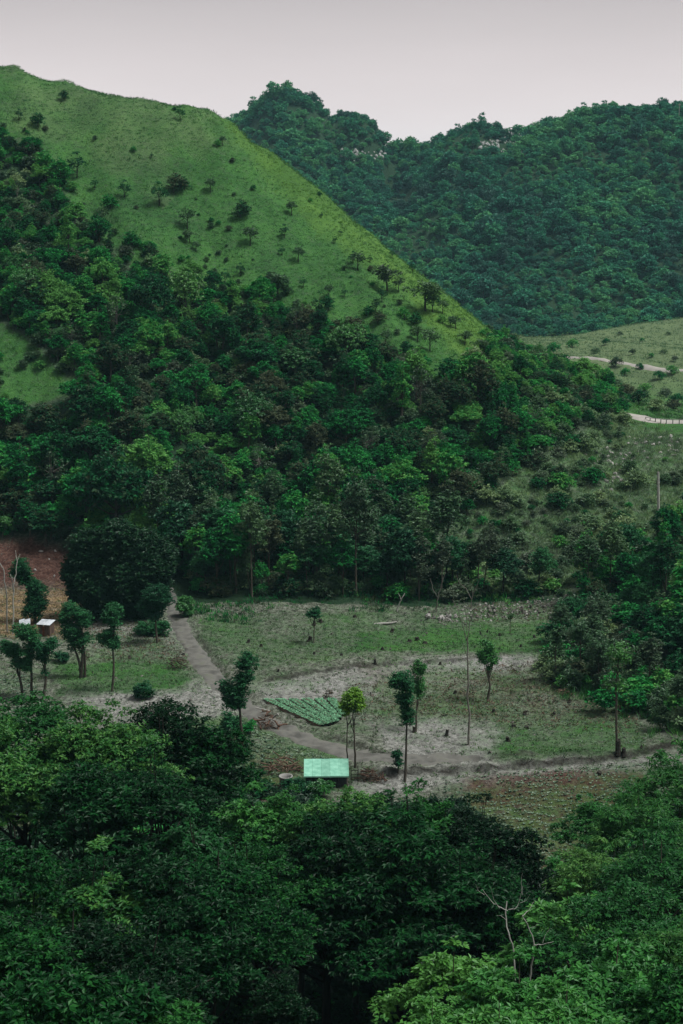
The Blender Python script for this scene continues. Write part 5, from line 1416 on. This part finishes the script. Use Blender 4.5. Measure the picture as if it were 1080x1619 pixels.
# ------------------------------------------------------------------ vegetable bed with raised rows
bed_tl, bed_tr, bed_br, bed_bl = (flatpt(412, 1109), flatpt(534, 1108), flatpt(552, 1139), flatpt(506, 1151))
def quad(u, v):
    """u across the rows (0 near the track), v along them"""
    a = np.array(bed_tl) * (1 - u) + np.array(bed_tr) * u; c = np.array(bed_bl) * (1 - u) + np.array(bed_br) * u
    return a * (1 - v) + c * v
c0 = quad(.5, .5); zb = hz(*c0)
bed = link('vegetable_bed', None, None, (c0[0], c0[1], zb), label='vegetable bed of green raised rows beside the dirt track', cat='vegetable bed')
q = np.random.default_rng(77)
NR = 6
for k in range(NR):
    ua, ub = (k + .09) / NR, (k + .91) / NR
    n = 16; Vs = []
    v0, v1 = (0, 1) if k < 4 else (0, 1 - .1 * (k - 3))
    for j in range(n):
        v = v0 + (v1 - v0) * j / (n - 1)
        A, B = quad(ua, v), quad(ub, v)
        w = q.normal(0, .015, 2)
        for f, h in ((0, -.3), (.1, .14), (.5, .21), (.9, .14), (1, -.3)):
            p = A * (1 - f) + B * f + w
            Vs.append((p[0] - c0[0], p[1] - c0[1], .04 + h + q.normal(0, .01)))
    i = (np.arange(n - 1)[:, None] * 5 + np.arange(4)[None]).ravel()
    row = link('planting_row', make_mesh('planting_row', Vs, np.stack([i, i + 1, i + 6, i + 5], 1), 'earth', smooth=True), bed)
    nn = 1300
    u, v = q.uniform(ua + .012, ub - .012, nn), q.uniform(v0, v1, nn)
    pts = np.array([quad(a, b_) for a, b_ in zip(u, v)])
    zz = .2 + q.uniform(0, .03, nn)
    cen = np.stack([pts[:, 0] - c0[0], pts[:, 1] - c0[1], zz], 1)
    d = q.normal(0, 1, (nn, 3)); d[:, 2] = np.abs(d[:, 2]) * .3
    V, F = leaves(cen, d, np.array((0, 0, 1.0)) + q.normal(0, .12, (nn, 3)), q.uniform(.12, .2, nn), .12, .1)
    o = link('crop_leaves', make_mesh('crop_leaves', V, F, 'crop', np.repeat(q.uniform(0, 1, nn), 2)), row); o['kind'] = 'stuff'

# ------------------------------------------------------------------ mint roofed shed
def beam(mb, a, b, w):
    mb.tube([a, b], [w, w], 4)

b = hit(516, 1246, 90); sh_w, sh_d = 3.55, 2.15
sb = (b[0], b[1] + .1, b[2])
shed = link('shed', None, None, sb, (0, 0, .02), label='low field shed with a mint green metal roof and dark plank walls', cat='shed')
hf, hb = 1.05, 1.62
np_ = 5; pw = sh_w / np_
for k in range(np_):
    mb = MB(); x0, x1 = -sh_w / 2 + k * pw, -sh_w / 2 + (k + 1) * pw - .025
    th = .03; dz = .008 * (k % 2)
    mb.hexa([(x0, -.28, hf - th + dz), (x1, -.28, hf - th + dz), (x1, sh_d, hb - th + dz), (x0, sh_d, hb - th + dz), (x0, -.28, hf + dz), (x1, -.28, hf + dz), (x1, sh_d, hb + dz), (x0, sh_d, hb + dz)])
    pn = link('roof_panel', mb.build('roof_panel', 'mint'), shed)
    mb = MB(); xs = x1
    mb.hexa([(xs - .03, -.29, hf + .0), (xs + .045, -.29, hf + .0), (xs + .045, sh_d, hb + .0), (xs - .03, sh_d, hb), (xs - .01, -.29, hf + .02), (xs + .025, -.29, hf + .02), (xs + .025, sh_d, hb + .02), (xs - .01, sh_d, hb + .02)])
    link('seam', mb.build('seam', 'mint'), pn)
mb = MB(); mb.box((0, -.30, hf - .05), (sh_w + .04, .03, .11)); link('fascia', mb.build('fascia', 'mint'), shed)
for k in range(9):
    x = -sh_w / 2 + .25 + k * (sh_w - .5) / 8
    mb = MB(); mb.box((x, .12, (hf - .05) / 2), (.36, .03, hf - .1)); link('wall_plank', mb.build('wall_plank', 'plank_dark'), shed)
for x in (-sh_w / 2 + .08, sh_w / 2 - .1):
    for y, h in ((-.16, hf - .06), (sh_d - .15, hb - .12)):
        mb = MB(); mb.box((x, y, h / 2 - .1), (.11, .11, h + .2)); link('post', mb.build('post', 'post'), shed)
for x in (-sh_w / 2 + .1, sh_w / 2 - .12):
    mb = MB(); h1, h2_ = hf - .08, hb - .12
    mb.hexa([(x - .02, .1, -.1), (x + .02, .1, -.1), (x + .02, sh_d - .25, -.1), (x - .02, sh_d - .25, -.1), (x - .02, .1, h1), (x + .02, .1, h1), (x + .02, sh_d - .25, h2_), (x - .02, sh_d - .25, h2_)])
    link('side_wall', mb.build('side_wall', 'plank_dark'), shed)
mb = MB(); mb.box((0, sh_d - .2, hb / 2 - .1), (sh_w - .3, .03, hb - .15)); link('back_wall', mb.build('back_wall', 'plank_dark'), shed)
# pen of thin posts beside the shed
pb_ = (sb[0] + sh_w / 2 + .45, sb[1] + .9, sb[2])
pen = link('wire_pen', None, None, pb_, label='small pen of thin dark posts beside the mint roofed shed', cat='pen')
for x, y in ((-.25, 0), (.3, 0), (-.25, .8), (.3, .8)):
    mb = MB(); mb.box((x, y, .55), (.05, .05, 1.3)); link('post', mb.build('post', 'bark_dark'), pen)
for z in (.5, 1.1):
    for y in (0, .8):
        mb = MB(); mb.box((.025, y - .04, z), (.6, .03, .05)); link('rail', mb.build('rail', 'bark_dark'), pen)
# concrete tank
b = hit(452, 1244, 90); k = 20; th = np.arange(k) / k * 6.283
mb = MB(); prof = ((.52, -.1), (.5, .8), (.56, .82), (.56, .92), (.46, .92), (.45, .5))
V = [(rr * math.cos(t), rr * math.sin(t), z) for rr, z in prof for t in th]
mb.add(V, [(i * k + j, i * k + (j + 1) % k, (i + 1) * k + (j + 1) % k, (i + 1) * k + j) for i in range(len(prof) - 1) for j in range(k)])
tank = link('water_tank', None, None, tuple(b), label='round grey concrete tank beside the mint roofed shed', cat='tank')
link('wall', mb.build('wall', 'concrete', True), tank)
mb = MB(); mb.add([(.45 * math.cos(t), .45 * math.sin(t), .55) for t in th] + [(0, 0, .55)], [(j, (j + 1) % k, k) for j in range(k)])
link('water', mb.build('water', rough_mat('dark_tank_water', (.01, .014, .012), (.02, .026, .02), 2, .02, .08)), tank)

# ------------------------------------------------------------------ white roofed hut on the left
b = hit(70, 1006, 120); mp = b[1] / FPX
hut = link('hut', None, None, tuple(b), (0, 0, -.25), label='small brown plank hut with a white metal roof by the terraces', cat='hut')
hw, hd, h1, h2_ = 1.3, 1.2, 1.3, 1.5
for k in range(4):
    mb = MB(); x0 = -hw / 2 - .15 + k * (hw + .3) / 4; x1 = x0 + (hw + .3) / 4 - .02
    mb.hexa([(x0, -.2, h1), (x1, -.2, h1), (x1, hd + .1, h2_), (x0, hd + .1, h2_), (x0, -.2, h1 + .03), (x1, -.2, h1 + .03), (x1, hd + .1, h2_ + .03), (x0, hd + .1, h2_ + .03)])
    link('roof_panel', mb.build('roof_panel', 'white_roof'), hut)
for k in range(7):
    x = -hw / 2 + .125 + k * (hw - .25) / 6
    if k in (2, 3): continue
    mb = MB(); mb.box((x, 0, h1 / 2 - .03), (.24, .03, h1 - .02)); link('wall_plank', mb.build('wall_plank', 'plank'), hut)
mb = MB(); mb.box((-.13, .02, h1 / 2 - .1), (.5, .03, h1 - .2)); dr = link('door', mb.build('door', rough_mat('red_brown_door', (.10, .035, .02), (.2, .07, .04), 4)), hut)
mb = MB(); mb.box((.06, -.02, .65), (.03, .04, .12)); link('handle', mb.build('handle', 'bark_dark'), dr)
for x in (-hw / 2, hw / 2):
    for k in range(6):
        y = .11 + k * .195; hh = h1 + (h2_ - h1) * (y + .2) / (hd + .3) - .04
        mb = MB(); mb.box((x, y, hh / 2), (.03, .185, hh)); link('wall_plank', mb.build('wall_plank', 'plank'), hut)
b2 = hit(40, 1000, 120)
lean = link('lean_to', None, None, tuple(b2), (0, 0, .2), (.75, .75, .8), label='low lean to with a pale sheet roof beside the brown hut', cat='lean-to')
for k in range(2):
    mb = MB(); x0 = -.8 + k * .8
    mb.hexa([(x0, -.1, 1.0), (x0 + .78, -.1, 1.15), (x0 + .78, 1.5, 1.55), (x0, 1.5, 1.4), (x0, -.1, 1.03), (x0 + .78, -.1, 1.18), (x0 + .78, 1.5, 1.58), (x0, 1.5, 1.43)])
    link('roof_panel', mb.build('roof_panel', 'white_roof'), lean)
for x, y, h in ((-.7, 0, 1.0), (.65, 0, 1.12), (-.7, 1.4, 1.36), (.65, 1.4, 1.48)):
    mb = MB(); mb.box((x, y, h / 2 - .08), (.08, .08, h + .1)); link('post', mb.build('post', 'post'), lean)

# ------------------------------------------------------------------ the pale road on the shoulder, its posts, the utility pole
link('mountain_road', ribbon('mountain_road', RD, [5, 6, 6.5, 7, 7, 7], 'pale_road', .35, 9, .8, .3), kind='structure')
q = np.random.default_rng(91)
RDe = np.array(RD)
seg = np.r_[0, np.cumsum(np.hypot(*np.diff(RDe, axis=0).T))]
bar = None
for k, s in enumerate(np.arange(1.5, 13.0, .95)):
    x, y = np.interp(s, seg, RDe[:, 0]), np.interp(s, seg, RDe[:, 1]) - 3.5
    z = hz(x, y)
    if bar is None:
        bar = link('road_barrier', None, None, (x, y, z), label='pale post and rail barrier along the outer edge of the mountain road', cat='barrier'); o0 = (x, y, z); last = None
    p = (x - o0[0], y - o0[1], z - o0[2])
    mb = MB(); mb.box((p[0], p[1], p[2] + .3), (.12, .12, .8)); link('post', mb.build('post', 'concrete'), bar)
    if last is not None:
        mb = MB(); mb.tube([(last[0], last[1] + .12, last[2] + .65), (p[0], p[1] + .12, p[2] + .65)], [.05, .05], 4); link('rail', mb.build('rail', 'concrete'), bar)
    last = p
b = hit(1041, 812, 150)
pole = link('utility_pole', None, None, tuple(b), (0, math.radians(-2.5), 0), label='leaning pale utility pole standing in the wooded bank below the road', cat='pole')
hp = 68 * b[1] / FPX
mb = MB(); mb.tube([(0, 0, -.5), (0, 0, hp * .5), (0, 0, hp)], [.20, .18, .15], 10); link('shaft', mb.build('shaft', 'bark_pale', True), pole)
mb = MB(); mb.tube([(0, 0, hp), (0, 0, hp + .1)], [.12, .09], 10); link('cap', mb.build('cap', 'post', True), pole)
mb = MB(); mb.tube([(-.2, -.12, hp * .72), (.15, -.12, hp * .72)], [.04, .04], 6); link('bracket', mb.build('bracket', 'post', True), pole)
# thin mast on the far ridge
b = hit(1073, 200, 600)
mast = link('mast', None, None, tuple(b), label='thin pale mast on the far mountain ridge', cat='mast')
mb = MB(); mb.tube([(0, 0, -.5), (0, 0, 11)], [.22, .14], 6); link('shaft', mb.build('shaft', 'bark_pale'), mast)
mb = MB(); mb.tube([(-.8, 0, 10.2), (.8, 0, 10.2)], [.1, .1], 5); link('crossarm', mb.build('crossarm', 'bark_pale'), mast)

# ------------------------------------------------------------------ limestone outcrops on the far mountain
WR = [rock_mesh(f'outcrop_rock_{k}', 340 + k, 'rock_white', sub=1, squash=1.2) for k in range(4)]
for poly, lab, seed, n in ((BARE[1], 'pale limestone outcrop under the higher peak of the far mountain', 721, 70), (BARE[2], 'pale limestone outcrop below the dip in the far ridge', 722, 90)):
    q = np.random.default_rng(seed)
    xs = [p[0] for p in poly]; ys = [p[1] for p in poly]
    c = hit(sum(xs) / len(xs), sum(ys) / len(ys), 640)
    e = link('limestone_outcrop', None, None, tuple(c), label=lab, cat='outcrop')
    k = 0
    while k < n:
        a, d = q.uniform(min(xs), max(xs)), q.uniform(min(ys), max(ys))
        if not inpoly(np.array([a]), np.array([d]), poly)[0]: continue
        p = hit(a, d, 640); s = q.uniform(.7, 2.2); k += 1
        link('rock', WR[int(q.integers(0, 4))], e, tuple(p - c), tuple(q.uniform(-.4, .4, 3)), (s, s, s * q.uniform(.8, 1.6)))

# ------------------------------------------------------------------ the air of the valley
hm, hn, hl = nodes('valley_haze')
pv = hn.new('ShaderNodeVolumePrincipled')
pv.inputs['Color'].default_value = (.40, .80, .92, 1)
pv.inputs['Density'].default_value = .0001
pv.inputs['Anisotropy'].default_value = .0
ho = hn.new('ShaderNodeOutputMaterial'); hl.new(pv.outputs[0], ho.inputs['Volume'])
zlo = float(GZ.min()) - 1.0
mb = MB(); mb.box((0, 1400, (zlo + 150) / 2), (5400, 5600, 150 - zlo))
hz_o = link('haze', mb.build('haze', hm), label='thin blue haze filling the valley air', cat='haze', kind='stuff')
